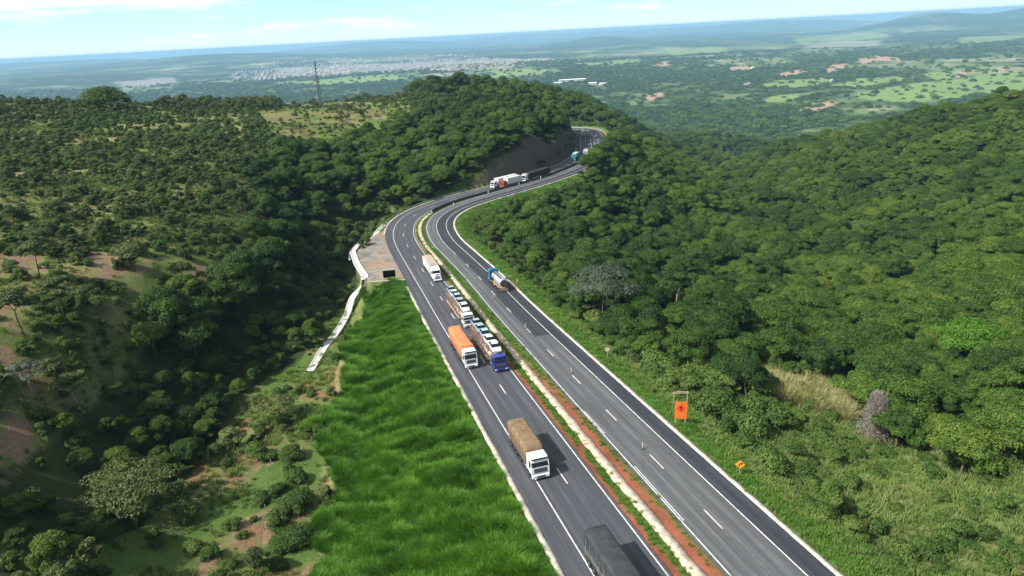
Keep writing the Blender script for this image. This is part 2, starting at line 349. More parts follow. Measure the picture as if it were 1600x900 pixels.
FIELDS = [[(1335,152),(1330,146),(1400,135),(1500,122),(1610,108),(1610,142),(1520,150),(1440,160),(1400,160)],[(1190,128),(1290,119),(1300,128),(1240,136),(1190,134)],[(1290,135),(1340,122),(1400,118),(1420,124),(1330,137)],
 [(760,112),(880,108),(870,114),(770,120)],[(1040,78),(1130,72),(1135,80),(1040,86)],[(1240,60),(1380,50),(1390,60),(1250,68)],[(1440,118),(1540,104),(1580,106),(1470,124)],[(420,130),(560,118),(640,116),(620,124),(500,132)],
 [(1500,60),(1600,52),(1600,60),(1500,68)],[(900,98),(1000,92),(1010,97),(905,103)],[(1200,150),(1250,146),(1240,158),(1190,160)]]
SOILS = [[(1340,92),(1365,86),(1405,90),(1408,97),(1375,96),(1345,100)],[(1283,112),(1302,101),(1326,99),(1318,106),(1296,114)],[(1140,105),(1175,103),(1176,109),(1142,110)],[(1008,152),(1022,145),(1040,143),(1036,150),(1015,157)],
 [(1212,116),(1248,108),(1262,112),(1230,120)],[(1495,112),(1518,110),(1516,115),(1495,117)],[(1560,106),(1600,103),(1600,107),(1560,109)],[(1245,172),(1285,160),(1306,160),(1290,170),(1250,177)],[(1020,100),(1045,96),(1045,102),(1020,104)]]
PALES = [[(1255,70),(1330,64),(1380,66),(1380,70),(1300,74),(1255,74)],[(430,106),(860,88),(865,94),(700,102),(520,118),(430,118)],[(180,128),(270,122),(275,130),(190,140)]]
SOILP = [[(140,395),(170,398),(330,410),(330,432),(200,445),(140,440)],[(-10,455),(28,470),(40,520),(30,560),(60,600),(52,612),(-10,560)],[(-10,395),(60,400),(80,430),(-10,440)],[(-10,640),(40,650),(60,700),(30,760),(-10,770)],
 [(418,700),(430,700),(414,860),(398,862)],[(300,905),(330,860),(400,790),(412,796),(350,860),(325,905)],[(470,905),(495,868),(508,872),(508,905)],[(380,750),(400,710),(408,714),(392,755)],[(390,330),(430,335),(430,345),(390,345)],[(170,455),(300,470),(300,482),(190,480)]]
def zone(x, y, z):
    px, py = proj(np.stack([x, y, z], 1)); py = np.minimum(py, 898.0); r = np.hypot(x, y); s = np.clip(1500/r, 1, 20)
    jx = px+(fbm(x, y, 14, 3, 31)-.5)*5*s; jy = py+(fbm(x, y, 14, 3, 37)-.5)*3*s
    return px, py, jx, jy, r
def albedo(x, y, z):
    px, py, jx, jy, r = zone(x, y, z); n = len(x)
    A = lambda c: np.tile(np.array(c, float), (n, 1))
    def blend(c, m, col): return c*(1-m[:, None])+(col if np.ndim(col) == 2 else np.array(col))*m[:, None]
    f25 = fbm(x, y, 22, 4, 41); f6 = fbm(x, y, 6, 3, 43); f2 = fbm(x, y, 2.2, 2, 47)
    c = blend(A((.12,.175,.045)), ss(.42, .66, f25*.5+f6*.5), (.24,.23,.095))
    c = blend(c, ss(.62, .74, f25*.5+f6*.5), (.26,.17,.09))
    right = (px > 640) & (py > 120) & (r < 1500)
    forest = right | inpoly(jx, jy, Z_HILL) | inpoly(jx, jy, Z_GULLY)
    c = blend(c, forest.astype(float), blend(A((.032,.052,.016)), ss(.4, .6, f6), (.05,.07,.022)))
    c = blend(c, inpoly(jx, jy, Z_CLEAR)*1., blend(A((.12,.175,.04)), ss(.4, .65, f25), (.20,.19,.075)))
    c = blend(c, inpoly(jx, jy, Z_BENCH)*1., blend(blend(A((.09,.15,.035)), ss(.4, .6, f6), (.15,.17,.06)), ss(.56, .68, f25*.4+f6*.6), (.22,.13,.07)))
    c = blend(c, inpoly(jx, jy, Z_BANK)*1., (.035,.085,.012))
    rg = blend(blend(A((.10,.18,.04)), ss(.4, .6, f25), (.18,.21,.08)), ss(.55, .7, f6), (.2,.18,.09))
    c = blend(c, inpoly(jx, jy, Z_RGRASS)*1., rg)
    for P in SOILP: c = blend(c, inpoly(jx, jy, P)*ss(.40, .60, f2*.5+f6*.5), blend(A((.33,.225,.15)), f6, (.24,.16,.10)))
    near = r < 1400
    if near.any():
        oL, iL = offs(LC, LN, x, y); oR, iR = offs(RC, RN, x, y)
        w = near & (oR > 6) & (np.abs(oR) <= np.abs(oL)); vg = 1-ss(11, 15, oR+(f6-.5)*8)
        c = blend(c, w*vg, blend(A((.085,.19,.03)), ss(.4, .65, f6), (.12,.17,.05)))
        w = near & (oL < -6.5) & (np.abs(oL) < np.abs(oR)) & (y > 230); c = blend(c, w*(1-ss(9, 12, -oL)), (.10,.15,.04))
        e = 3.0; hx = height(x+e, y)-height(x-e, y); hy = height(x, y+e)-height(x, y-e); sl_ = np.hypot(hx, hy)/(2*e)
        w = near & (oL < -7) & (oL > -45) & (y > 285) & (np.abs(oL) < np.abs(oR)); c = blend(c, w*ss(.75, 1.2, sl_), A((.15,.118,.095)))
        ap = inpoly(px, py, APRON) & (oL < 0) & near; c = blend(c, ap*1., blend(blend(A((.30,.275,.24)), ss(.35, .6, f2*.5+f6*.5), (.19,.175,.155)), ss(.5, .62, f6), (.33,.24,.17)))
    # the plain
    far = ss(1000, 1400, r); wood = (.020,.040,.016)
    k = fbm(x, y, 520, 5, 61)*.6+fbm(x, y, 90, 3, 63)*.4
    k2 = fbm(x*.6+y*.25, y*1.0, 1500, 5, 62); k = k+(k2-.5)*.45*ss(2500, 6000, r); p = blend(A(wood), ss(.54, .60, k), (.075,.115,.04)); p = blend(p, ss(.61, .66, k)*(1-.5*ss(7000, 14000, r)), (.15,.20,.08)); p = blend(p, ss(.70, .75, k), (.34,.30,.2))
    q = fbm(x*.5, y, 1400, 4, 67); p = blend(p, ss(.60, .66, q)*.5*ss(.42, .52, k)*(1-ss(7000, 12000, r)), (.15,.21,.08))
    s = 1+0*r; fx = px+(fbm(x, y, 260, 4, 71)-.5)*26; fy = py+(fbm(x, y, 260, 4, 73)-.5)*9
    for P in FIELDS: p = blend(p, inpoly(fx, fy, P)*(.5+.5*ss(.33, .42, k)), blend(A((.17,.27,.07)), q, (.24,.29,.11)))
    for P in PALES: p = blend(p, inpoly(fx, fy, P)*.7, (.36,.34,.30))
    for P in SOILS: p = blend(p, inpoly(px+(fx-px)*.3, py+(fy-py)*.3, P)*1., (.40,.27,.19))
    c = blend(c, far, p)
    return np.clip(c, 0, 1)
def groundmat(name, fine=1.6, amp=.55):
    m, nt, b, o = newmat(name); a = nn(nt, 'ShaderNodeAttribute', attribute_name='col'); g = nn(nt, 'ShaderNodeNewGeometry')
    f = math_(nt, 'ADD', math_(nt, 'MULTIPLY', noise(nt, fine, 6, .7, g.outputs['Position']), .6), math_(nt, 'MULTIPLY', noise(nt, .02, 6, .7, g.outputs['Position']), .4))
    nt.links.new(mix(nt, 1.0, a.outputs['Color'], ramp(nt, f, [(.3, 1-amp), (.7, 1+amp*.6)]), 'MULTIPLY'), b.inputs['Base Color'])
    b.inputs['Roughness'].default_value = .95; b.inputs['Specular IOR Level'].default_value = .1
    bp = nn(nt, 'ShaderNodeBump', i_Strength=.6, i_Distance=.3); nt.links.new(noise(nt, 2.5, 6, .7, g.outputs['Position']), bp.inputs['Height']); nt.links.new(bp.outputs[0], b.inputs['Normal'])
    return m
fine = np.arange(-47, 47.01, .22); coarse = np.arange(49, 311.1, 6.0); ang = np.radians(np.r_[fine, coarse]); na = len(ang)
rad = np.r_[2, 10, 20, 26, np.geomspace(30, 1500, 560), np.geomspace(1500, 68000, 330)[1:]]; nr = len(rad)
RR, AA = np.meshgrid(rad, ang, indexing='ij'); gx = (RR*np.sin(AA)).ravel(); gy = (RR*np.cos(AA)).ravel(); gzv = height(gx, gy)
# rows of tall grass lie in ridges on the bank
bpx, bpy_ = proj(np.stack([gx, gy, gzv], 1)); bk = inpoly(bpx, bpy_, Z_BANK) & (gx*gx+gy*gy < 300**2)
def ridge(x, y):
    u = (x*.55+y*.83); v = (x*.83-y*.55)
    return 1-np.abs(fbm(u/1.0, v/3.2, 3.4, 3, 81)*2-1)*2
def moundz(x, y): return np.clip(ridge(x, y), 0, 1)*.9+(fbm(x, y, 5.5, 2, 85))*1.3-.5
oLb, _ = offs(LC, LN, gx[bk], gy[bk]); gzv[bk] += moundz(gx[bk], gy[bk])*ss(8, 10.5, -oLb)
ii = np.arange(nr-1)[:, None]*na; jj = np.arange(na)[None]; a = ii+jj; b_ = ii+(jj+1) % na
Fq = np.stack([a, a+na, b_+na, b_], -1).reshape(-1, 4)[:, ::-1]
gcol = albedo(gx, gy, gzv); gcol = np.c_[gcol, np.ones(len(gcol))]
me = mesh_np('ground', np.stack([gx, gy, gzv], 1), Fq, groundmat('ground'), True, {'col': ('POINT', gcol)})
link('ground', me, kind='structure', label='hills, valley and hazy plain')
# ------------------------------------------------------------------ road surfaces
def ribbon(P, N, o0, o1, dz=0.0, i0=0, i1=None, step=1, cols=2, wob=0.0, seed=1, thick=0.0):
    i1 = len(P) if i1 is None else i1; I = np.arange(i0, i1, step); n = len(I)
    V = []; s = I*1.0
    for k in range(cols):
        o = o0+(o1-o0)*k/(cols-1); ww = (vnoise(s/1.7, s*0+k*3.1, seed+k)-.5)*wob*2 if k in (0, cols-1) else 0
        oo = o+ww; x = P[I, 0]+N[I, 0]*oo; y = P[I, 1]+N[I, 1]*oo; V.append(np.stack([x, y, zr(P[I, 1])+dz], 1))
    V = np.stack(V, 1).reshape(-1, 3); i = np.arange(n-1)[:, None]*cols; j = np.arange(cols-1)[None]; a = i+j
    F = np.stack([a, a+1, a+cols+1, a+cols], -1).reshape(-1, 4)
    if thick:
        m = len(V); L = np.arange(n)*cols; R = L+cols-1; V2 = V.copy(); V2[:, 2] -= thick; V = np.vstack([V, V2])
        F = np.vstack([F, np.stack([L[:-1], L[1:], L[1:]+m, L[:-1]+m], 1), np.stack([R[:-1], R[:-1]+m, R[1:]+m, R[1:]], 1)])
    return V, F
def join(parts):
    V = []; F = []; n = 0
    for v, f in parts: V.append(v); F.append(f+n); n += len(v)
    return np.vstack(V), np.vstack(F)
def asphalt(name, base, light, cP):
    m, nt, b, o = newmat(name); a = nn(nt, 'ShaderNodeAttribute', attribute_name='off'); g = nn(nt, 'ShaderNodeNewGeometry'); pos = g.outputs['Position']
    big = noise(nt, .06, 5, .6, pos); c = ramp(nt, math_(nt, 'ADD', math_(nt, 'MULTIPLY', big, .6), math_(nt, 'MULTIPLY', noise(nt, 1.2, 6, .7, pos), .4)), [(.35, base), (.65, light)])
    # darker oily stripe in the middle of each lane, polished wheel paths
    w = nn(nt, 'ShaderNodeTexWave', wave_type='BANDS', bands_direction='X'); cb = nn(nt, 'ShaderNodeCombineXYZ'); nt.links.new(a.outputs['Fac'], cb.inputs[0])
    w.inputs['Scale'].default_value = .555/2*.5*1.0; w.inputs['Distortion'].default_value = 0
    nt.links.new(cb.outputs[0], w.inputs['Vector'])
    sl = nn(nt, 'ShaderNodeAttribute', attribute_name='along'); cs = nn(nt, 'ShaderNodeCombineXYZ'); nt.links.new(math_(nt, 'MULTIPLY', a.outputs['Fac'], 1.6), cs.inputs[0]); nt.links.new(math_(nt, 'MULTIPLY', sl.outputs['Fac'], .035), cs.inputs[1])
    c = mix(nt, ramp(nt, noise(nt, 1.0, 6, .65, cs.outputs[0]), [(.42, 0.0), (.62, .75)]), c, tuple(x*.62 for x in base)); c = mix(nt, ramp(nt, noise(nt, 2.3, 4, .6, cs.outputs[0]), [(.58, 0.0), (.7, .5)]), c, tuple(min(1, x*1.35) for x in light))
    lane = math_(nt, 'SINE', math_(nt, 'MULTIPLY', math_(nt, 'ADD', a.outputs['Fac'], .9), 2*math.pi/1.8))
    c = mix(nt, math_(nt, 'MULTIPLY', math_(nt, 'ADD', math_(nt, 'MULTIPLY', lane, .5), .5), math_(nt, 'MULTIPLY', big, 1.0)), c, tuple(x*.66 for x in base))
    cr = nn(nt, 'ShaderNodeTexVoronoi', feature='DISTANCE_TO_EDGE', i_Scale=.16)
    nt.links.new(pos, cr.inputs['Vector'])
    c = mix(nt, math_(nt, 'MULTIPLY', ramp(nt, cr.outputs['Distance'], [(.0, 1.0), (.006, 0.0)]), .0), c, (.03,.03,.03))
    spots = ramp(nt, noise(nt, .8, 3, .5, pos), [(.68, 0.0), (.74, .5)]); c = mix(nt, spots, c, tuple(x*.6 for x in base))
    nt.links.new(c, b.inputs['Base Color']); b.inputs['Roughness'].default_value = .8; b.inputs['Specular IOR Level'].default_value = .25
    bp = nn(nt, 'ShaderNodeBump', i_Strength=.3, i_Distance=.02); nt.links.new(noise(nt, 25, 3, .7, pos), bp.inputs['Height']); nt.links.new(bp.outputs[0], b.inputs['Normal'])
    return m
def road(name, P, N, o0, o1, dz, mt, label, **k):
    cols = 24; V, F = ribbon(P, N, o0, o1, dz, cols=cols, **k); off = np.tile(np.linspace(o0, o1, cols), len(V)//cols); al_ = np.repeat(np.arange(len(V)//cols), cols)*1.0
    return link(name, mesh_np(name, V, F, mt, True, {'off': ('POINT', off), 'along': ('POINT', al_)}), kind='structure', label=label)
AL = asphalt('asphalt', (.067,.073,.086), (.104,.111,.124), LC); AR = asphalt('asphalt_worn', (.096,.104,.111), (.152,.158,.160), RC); AF = asphalt('asphalt_fresh', (.038,.043,.056), (.054,.060,.074), RC)
road('road', LC, LN, -6.35, 4.05, 0.0, AL, 'carriageway of the oncoming trucks')
road('road', RC, RN, -4.35, 3.75, 0.0, AR, 'worn grey carriageway on the right')
road('road_shoulder', RC, RN, 3.45, 6.25, 0.004, AF, 'dark shoulder of the right carriageway')
iP = int(np.argmin(np.abs(RC[:, 1]-131.0)))
road('road_patch', RC, RN, .05, 3.45, 0.008, AF, 'fresh dark asphalt lane of the right carriageway', i0=iP)
WH = paint('road_paint', (.68,.68,.66), .6, 0, .5, 2.6)
parts = []
for P, N, o in ((LC, LN, -3.6), (LC, LN, 3.6), (RC, RN, -3.6), (RC, RN, 3.6)): parts.append(ribbon(P, N, o-.08, o+.08, .016))
E_LINE = link('edge_line', mesh_np('edge_line', *join(parts), WH), kind='structure', label='white edge lines')
parts = []
def at_y(P, y): return int(np.argmin(np.abs(P[:820, 1]-y)))
iL0 = at_y(LC, gp(820, 658)[1]); iR0 = at_y(RC, gp(945.3, 638.7)[1])
for (P, N, i0) in ((LC, LN, iL0), (RC, RN, iR0)):
    for k in range(-14, 60):
        s = i0+k*14.75; a0 = int(round(s-4)); 
        if a0 < 2 or a0+5 >= len(P): continue
        parts.append(ribbon(P, N, -.08, .08, .017, a0, a0+5))
# solid centre line through the bend of the right carriageway
k0 = at_y(RC, 206); parts.append(ribbon(RC, RN, -.07, .07, .018, k0, k0+190))
k0 = at_y(RC, 66); parts.append(ribbon(RC, RN, -3.35, -3.22, .017, k0, k0+14)); k0 = at_y(RC, 88); parts.append(ribbon(RC, RN, -3.38, -3.26, .017, k0, k0+9))
link('lane_marking', mesh_np('lane_marking', *join(parts), WH), kind='structure', label='white dashes between lanes')
CON = paint('concrete', (.52,.48,.41), .85, 0, .45, .9, .2, .5)
CONL = paint('concrete_pale', (.58,.48,.37), .9, 0, .45, 1.3, .2, .4)
# gutters along both outer edges
iS0 = 0; iSa = at_y(LC, 178)
V, F = join([ribbon(LC, LN, -7.15, -6.4, .05, 0, iSa, wob=.07, thick=.2), ribbon(LC, LN, -6.95, -6.4, .05, at_y(LC, 236), 720, wob=.07, thick=.2), ribbon(RC, RN, 6.3, 7.0, .05, wob=.07, thick=.2)])
link('kerb', mesh_np('kerb', V, F, CON), kind='structure', label='pale concrete gutters along the outer road edges')
# median
nearR = np.array([int(np.argmin(((LC-RC[i])**2).sum(1))) for i in range(len(RC))])
nearR = np.maximum.accumulate(nearR)
cols = 15; V = []; gap = []
for i in range(len(RC)):
    p = LC[nearR[i]]+LN[nearR[i]]*3.95; q = RC[i]-RN[i]*4.25; zz = zr(LC[nearR[i], 1])*.5+zr(RC[i, 1])*.5
    for k in range(cols):
        t = k/(cols-1); V.append((*(p*(1-t)+q*t), zz-.03-.10*math.sin(math.pi*t))); gap.append(t)
V = np.array(V); gap = np.array(gap); n = len(RC); i = np.arange(n-1)[:, None]*cols; j = np.arange(cols-1)[None]; a = i+j
F = np.stack([a, a+1, a+cols+1, a+cols], -1).reshape(-1, 4)
fm = fbm(V[:, 0], V[:, 1], 3, 3, 91); fb = fbm(V[:, 0], V[:, 1], 25, 3, 93); Y = V[:, 1]
def med_green(g, Y, fm, fb):
    gl = ss(.16, .24, g+(fm-.5)*.16)*(1-ss(.42, .5, g)); gr = ss(.60, .68, g)*np.clip(ss(90, 125, Y+(fb-.5)*60)+.6*ss(.84, .95, g+(fm-.5)*.3), 0, 1)
    return np.clip(gl+gr, 0, 1)*ss(.28, .46, fm+.08+.1*ss(100, 140, Y))
gm = med_green(gap, Y, fm, fb)
soil = np.array([.30,.105,.06])*(.55+.9*fm[:, None]); tan = np.array([.30,.22,.13]); tw = ss(150, 220, Y)[:, None]; soil = soil*(1-tw)+tan*tw
mc = soil*(1-gm[:, None])+np.array([.08,.15,.03])*gm[:, None]
link('median_strip', mesh_np('median_strip', V, F, groundmat('median', 4.0, .5), True, {'col': ('POINT', np.c_[mc, np.ones(len(mc))])}), kind='structure', label='red soil and grass between the carriageways')
iB = at_y(RC, 263)
# concrete channel in the median
def medline(t0, t1, i0, i1, dz, wob, thick):
    V = []
    for i in range(i0, i1):
        p = LC[nearR[i]]+LN[nearR[i]]*3.95; q = RC[i]-RN[i]*4.25; L = np.linalg.norm(q-p); zz = zr(RC[i, 1])*.5+zr(LC[nearR[i], 1])*.5; d = (q-p)/L; c = p+d*L*.53
        wv = [(vnoise(np.array([i/1.3]), np.array([s*9.1]), 3)[0]-.5)*wob for s in (0, 1)]
        for o, dd in ((t0+wv[0], 0), ((t0+t1)/2, -.06), (t1+wv[1], 0)): V.append((*(c+d*o), zz+dz+dd))
    V = np.array(V); n = i1-i0; i = np.arange(n-1)[:, None]*3; j = np.arange(2)[None]; a = i+j; F = np.stack([a, a+1, a+4, a+3], -1).reshape(-1, 4)
    m = len(V); L = np.arange(n)*3; R = L+2; V2 = V.copy(); V2[:, 2] -= thick; V = np.vstack([V, V2])
    return V, np.vstack([F, np.stack([L[:-1], L[1:], L[1:]+m, L[:-1]+m], 1), np.stack([R[:-1], R[:-1]+m, R[1:]+m, R[1:]], 1)])
link('drain_channel', mesh_np('drain_channel', *medline(-.68, .68, 0, iB, .03, .28, .25), CONL), label='cream concrete channel running along the median', cat='channel')
# ------------------------------------------------------------------ foliage meshes
def ico():
    t = (1+5**.5)/2; V = [(-1,t,0),(1,t,0),(-1,-t,0),(1,-t,0),(0,-1,t),(0,1,t),(0,-1,-t),(0,1,-t),(t,0,-1),(t,0,1),(-t,0,-1),(-t,0,1)]
    F = [(0,11,5),(0,5,1),(0,1,7),(0,7,10),(0,10,11),(1,5,9),(5,11,4),(11,10,2),(10,7,6),(7,1,8),(3,9,4),(3,4,2),(3,2,6),(3,6,8),(3,8,9),(4,9,5),(2,4,11),(6,2,10),(8,6,7),(9,8,1)]
    V = np.array(V)/np.linalg.norm(V[0]); return V, np.array(F)
ICV, ICF = ico()
def rdir(n, r): d = r.normal(size=(n, 3)); return d/np.linalg.norm(d, axis=1)[:, None]
def leaves(C, N, S, asp=1.0, r=None):
    t = np.cross(N, rdir(len(N), r)); t /= np.linalg.norm(t, axis=1)[:, None]+1e-9; b = np.cross(N, t); s = S[:, None]*.5
    Q = np.stack([C-t*s-b*s*asp, C+t*s-b*s*asp*.6, C+t*s*.8+b*s*asp, C-t*s*.7+b*s*asp*.8], 1); Q += r.normal(size=Q.shape)*S[:, None, None]*.10
    return Q.reshape(-1, 3), np.arange(len(C)*4).reshape(-1, 4)
def crown_mesh(name, seed, W, H, base, nl, nleaf, leaf, mat, lobe=(.13, .22), flat=1.0, core=.62, droop=0.0, skirt=.35):
    r = np.random.default_rng(seed); LCs = []; LR = []
    for i in range(nl):
        a = i*2.39996+r.uniform(-.5, .5); u = math.sqrt((i+.4)/nl); rr = u*.5*W*.80*r.uniform(.72, 1.22)
        zt = math.sqrt(max(0, 1-(u*.93)**2)); lo = r.uniform(*lobe)*W*(1.15-.35*u)*r.uniform(.7, 1.25)
        low = r.uniform(-skirt, .0)*H*(u > .55)
        LCs.append((rr*math.cos(a), rr*math.sin(a)*r.uniform(.85, 1.1), base+(H-base-lo*.8)*(.25+.75*zt)+low*.6)); LR.append(lo)
    LCs = np.array(LCs); LR = np.array(LR); w = LR**2/np.sum(LR**2); k = r.choice(nl, nleaf, p=w)
    d = rdir(nleaf, r); d[:, 2] = np.where(d[:, 2] < -.25, -d[:, 2]*.6, d[:, 2]); d /= np.linalg.norm(d, axis=1)[:, None]
    rad = LR[k]*(.80+.30*r.random(nleaf)**.6); lump = 1+.16*np.sin(d[:, 0]*7+k)*np.sin(d[:, 1]*8+k*2); C = LCs[k]+d*(rad*lump)[:, None]*np.array([1, 1, .78*flat])
    C[:, 2] -= droop*np.hypot(C[:, 0], C[:, 1])**2/W
    Nn = d*1.0+rdir(nleaf, r)*.8+np.array([0, 0, .35]); Nn /= np.linalg.norm(Nn, axis=1)[:, None]
    S = leaf*(.55+.9*r.random(nleaf)); V, F = leaves(C, Nn, S, .75, r); val = np.repeat(np.clip(r.normal(.5, .28, nleaf)+(r.random(nl)[k]-.5)*.8, 0, 1), 1)
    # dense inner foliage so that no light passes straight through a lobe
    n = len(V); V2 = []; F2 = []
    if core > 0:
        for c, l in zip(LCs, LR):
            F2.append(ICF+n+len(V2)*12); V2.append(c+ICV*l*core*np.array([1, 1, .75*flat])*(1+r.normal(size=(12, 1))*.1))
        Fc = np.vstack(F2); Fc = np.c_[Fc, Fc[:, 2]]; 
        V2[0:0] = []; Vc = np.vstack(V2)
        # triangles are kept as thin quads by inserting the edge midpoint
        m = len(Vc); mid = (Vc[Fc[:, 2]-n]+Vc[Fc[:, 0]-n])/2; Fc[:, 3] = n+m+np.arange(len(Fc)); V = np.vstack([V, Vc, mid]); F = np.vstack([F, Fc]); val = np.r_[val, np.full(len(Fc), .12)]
    return mesh_np(name, V, F, mat, False, {'v': ('FACE', val)})
def bark(name, col): return paint(name, col, .9, 0, .4, 2.0, .1)
BARK = bark('bark', (.16,.13,.10)); BARKP = bark('bark_pale', (.34,.31,.27)); BARKD = bark('bark_dark', (.07,.055,.045))
def trunk_mesh(name, seed, Ht, r0, W, top, nb, mat, lean=.06):
    r = random.Random(seed); mb = MB(); p = Vector((0, 0, -1.2)); pts = [(p.copy(), r0*1.25)]
    n = 4
    for i in range(n):
        p = p+Vector((r.uniform(-lean, lean)*Ht, r.uniform(-lean, lean)*Ht, (Ht+1.2)/n)); pts.append((p.copy(), r0*(1-.5*(i+1)/n)))
    for (a, ra), (b, rb) in zip(pts, pts[1:]): mb.tube(a, b, ra, 7, rb)
    tip = pts[-1][0]
    for i in range(nb):
        an = i*2*math.pi/nb+r.uniform(-.4, .4); q = tip+Vector((math.cos(an)*W*.17, math.sin(an)*W*.17, (top-Ht)*.4)); mb.tube(tip, q, r0*.42, 5, r0*.26)
        for j in range(2):
            a2 = an+r.uniform(-.7, .7); q2 = q+Vector((math.cos(a2)*W*.2, math.sin(a2)*W*.2, (top-Ht)*r.uniform(.2, .45))); mb.tube(q, q2, r0*.26, 4, r0*.09)
    return mb.mesh(name, mat)
LF = leafmat('leaves_forest', (.017,.045,.011), (.062,.123,.017), (.152,.213,.029), .22, .012)
LF2 = leafmat('leaves_lime', (.05,.13,.012), (.085,.20,.018), (.13,.26,.03), .3, .05)
LS = leafmat('leaves_savanna', (.040,.066,.020), (.095,.130,.038), (.170,.195,.065), .2, .03)
LG = leafmat('leaves_grey', (.05,.075,.045), (.095,.125,.08), (.16,.19,.125), .1, .05)
LD = leafmat('twigs_dead', (.20,.18,.155), (.32,.29,.25), (.44,.40,.35), 0, .05)
LB = leafmat('leaves_bush', (.038,.075,.014), (.075,.135,.025), (.14,.195,.045), .22, .05)
GB = leafmat('grass_bank', (.025,.09,.006), (.085,.22,.014), (.18,.36,.035), .32, .12, .5)
GV = leafmat('grass_verge', (.07,.16,.02), (.12,.24,.035), (.20,.30,.06), .3, .08, .6)
GD = leafmat('grass_dry', (.085,.15,.03), (.16,.23,.055), (.28,.31,.11), .25, .06, .7)
FOREST = []                                                          # (crown, trunk, W)
for i in range(8):
    W = [9.5, 8, 11, 7.5, 10, 9, 12.5, 8.5][i]; H = [9, 8.5, 10, 8, 9.5, 10.5, 11, 7.5][i]
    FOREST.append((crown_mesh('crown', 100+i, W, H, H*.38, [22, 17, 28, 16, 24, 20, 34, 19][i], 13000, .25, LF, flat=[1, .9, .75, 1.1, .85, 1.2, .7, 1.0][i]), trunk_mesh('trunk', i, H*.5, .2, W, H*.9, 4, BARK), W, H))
SAV = []
for i in range(6):
    W = [5.5, 4.5, 6.5, 5, 4, 6][i]; H = [6.0, 5, 6.2, 7, 4.6, 5.2][i]
    SAV.append((crown_mesh('crown', 200+i, W, H, H*[.3, .22, .5, .4, .18, .25][i], [14, 12, 16, 12, 11, 15][i], 3200, .22, LS, lobe=(.12, .2), flat=[.9, 1.1, .7, 1, 1.1, .95][i], core=.35, skirt=.4), trunk_mesh('trunk', 40+i, H*.52, .11, W, H*.92, 5, BARKD, .09), W, H))
BUSH = []
for i in range(5):
    W = [2.6, 3.4, 2.2, 4.0, 3.0][i]; H = [1.7, 2.2, 1.6, 2.4, 2.6][i]
    BUSH.append(crown_mesh('shrub', 300+i, W, H, .2, 9, 2200, .18, LB, lobe=(.18, .28), flat=1.0, core=.6, skirt=.5))
def tuft(name, seed, n, h, spread, width, mat, lean=.6):
    r = np.random.default_rng(seed); V = []; F = []; val = []
    for i in range(n):
        a = r.uniform(0, 6.28); b = r.uniform(0, 6.28); ro = spread*math.sqrt(r.random()); x, y = ro*math.cos(b), ro*math.sin(b); hh = h*r.uniform(.6, 1.15); l = lean*hh*r.uniform(.3, 1.2); w = width*r.uniform(.7, 1.4)
        dx, dy = math.cos(a), math.sin(a); px_, py_ = -dy*w/2, dx*w/2; k = len(V)
        V += [(x-px_, y-py_, -.1), (x+px_, y+py_, -.1), (x+dx*l*.35+px_, y+dy*l*.35+py_, hh*.6), (x+dx*l*.35-px_, y+dy*l*.35-py_, hh*.6),
              (x+dx*l+px_*.2, y+dy*l+py_*.2, hh*.95), (x+dx*l-px_*.2, y+dy*l-py_*.2, hh*.95)]
        F += [(k, k+1, k+2, k+3), (k+3, k+2, k+4, k+5)]; vv = r.random(); val += [vv*.7, vv]
    return mesh_np(name, V, F, mat, False, {'v': ('FACE', val)})
T_BANK = [tuft('grass_tuft', s, 95, .92, .45, .036, GB, .95) for s in range(4)]
T_VERGE = [tuft('grass_tuft', 10+s, 40, .5, .55, .06, GV, .8) for s in range(3)]
T_DRY = [tuft('grass_tuft', 20+s, 42, .8, .6, .065, GD, .8) for s in range(3)]
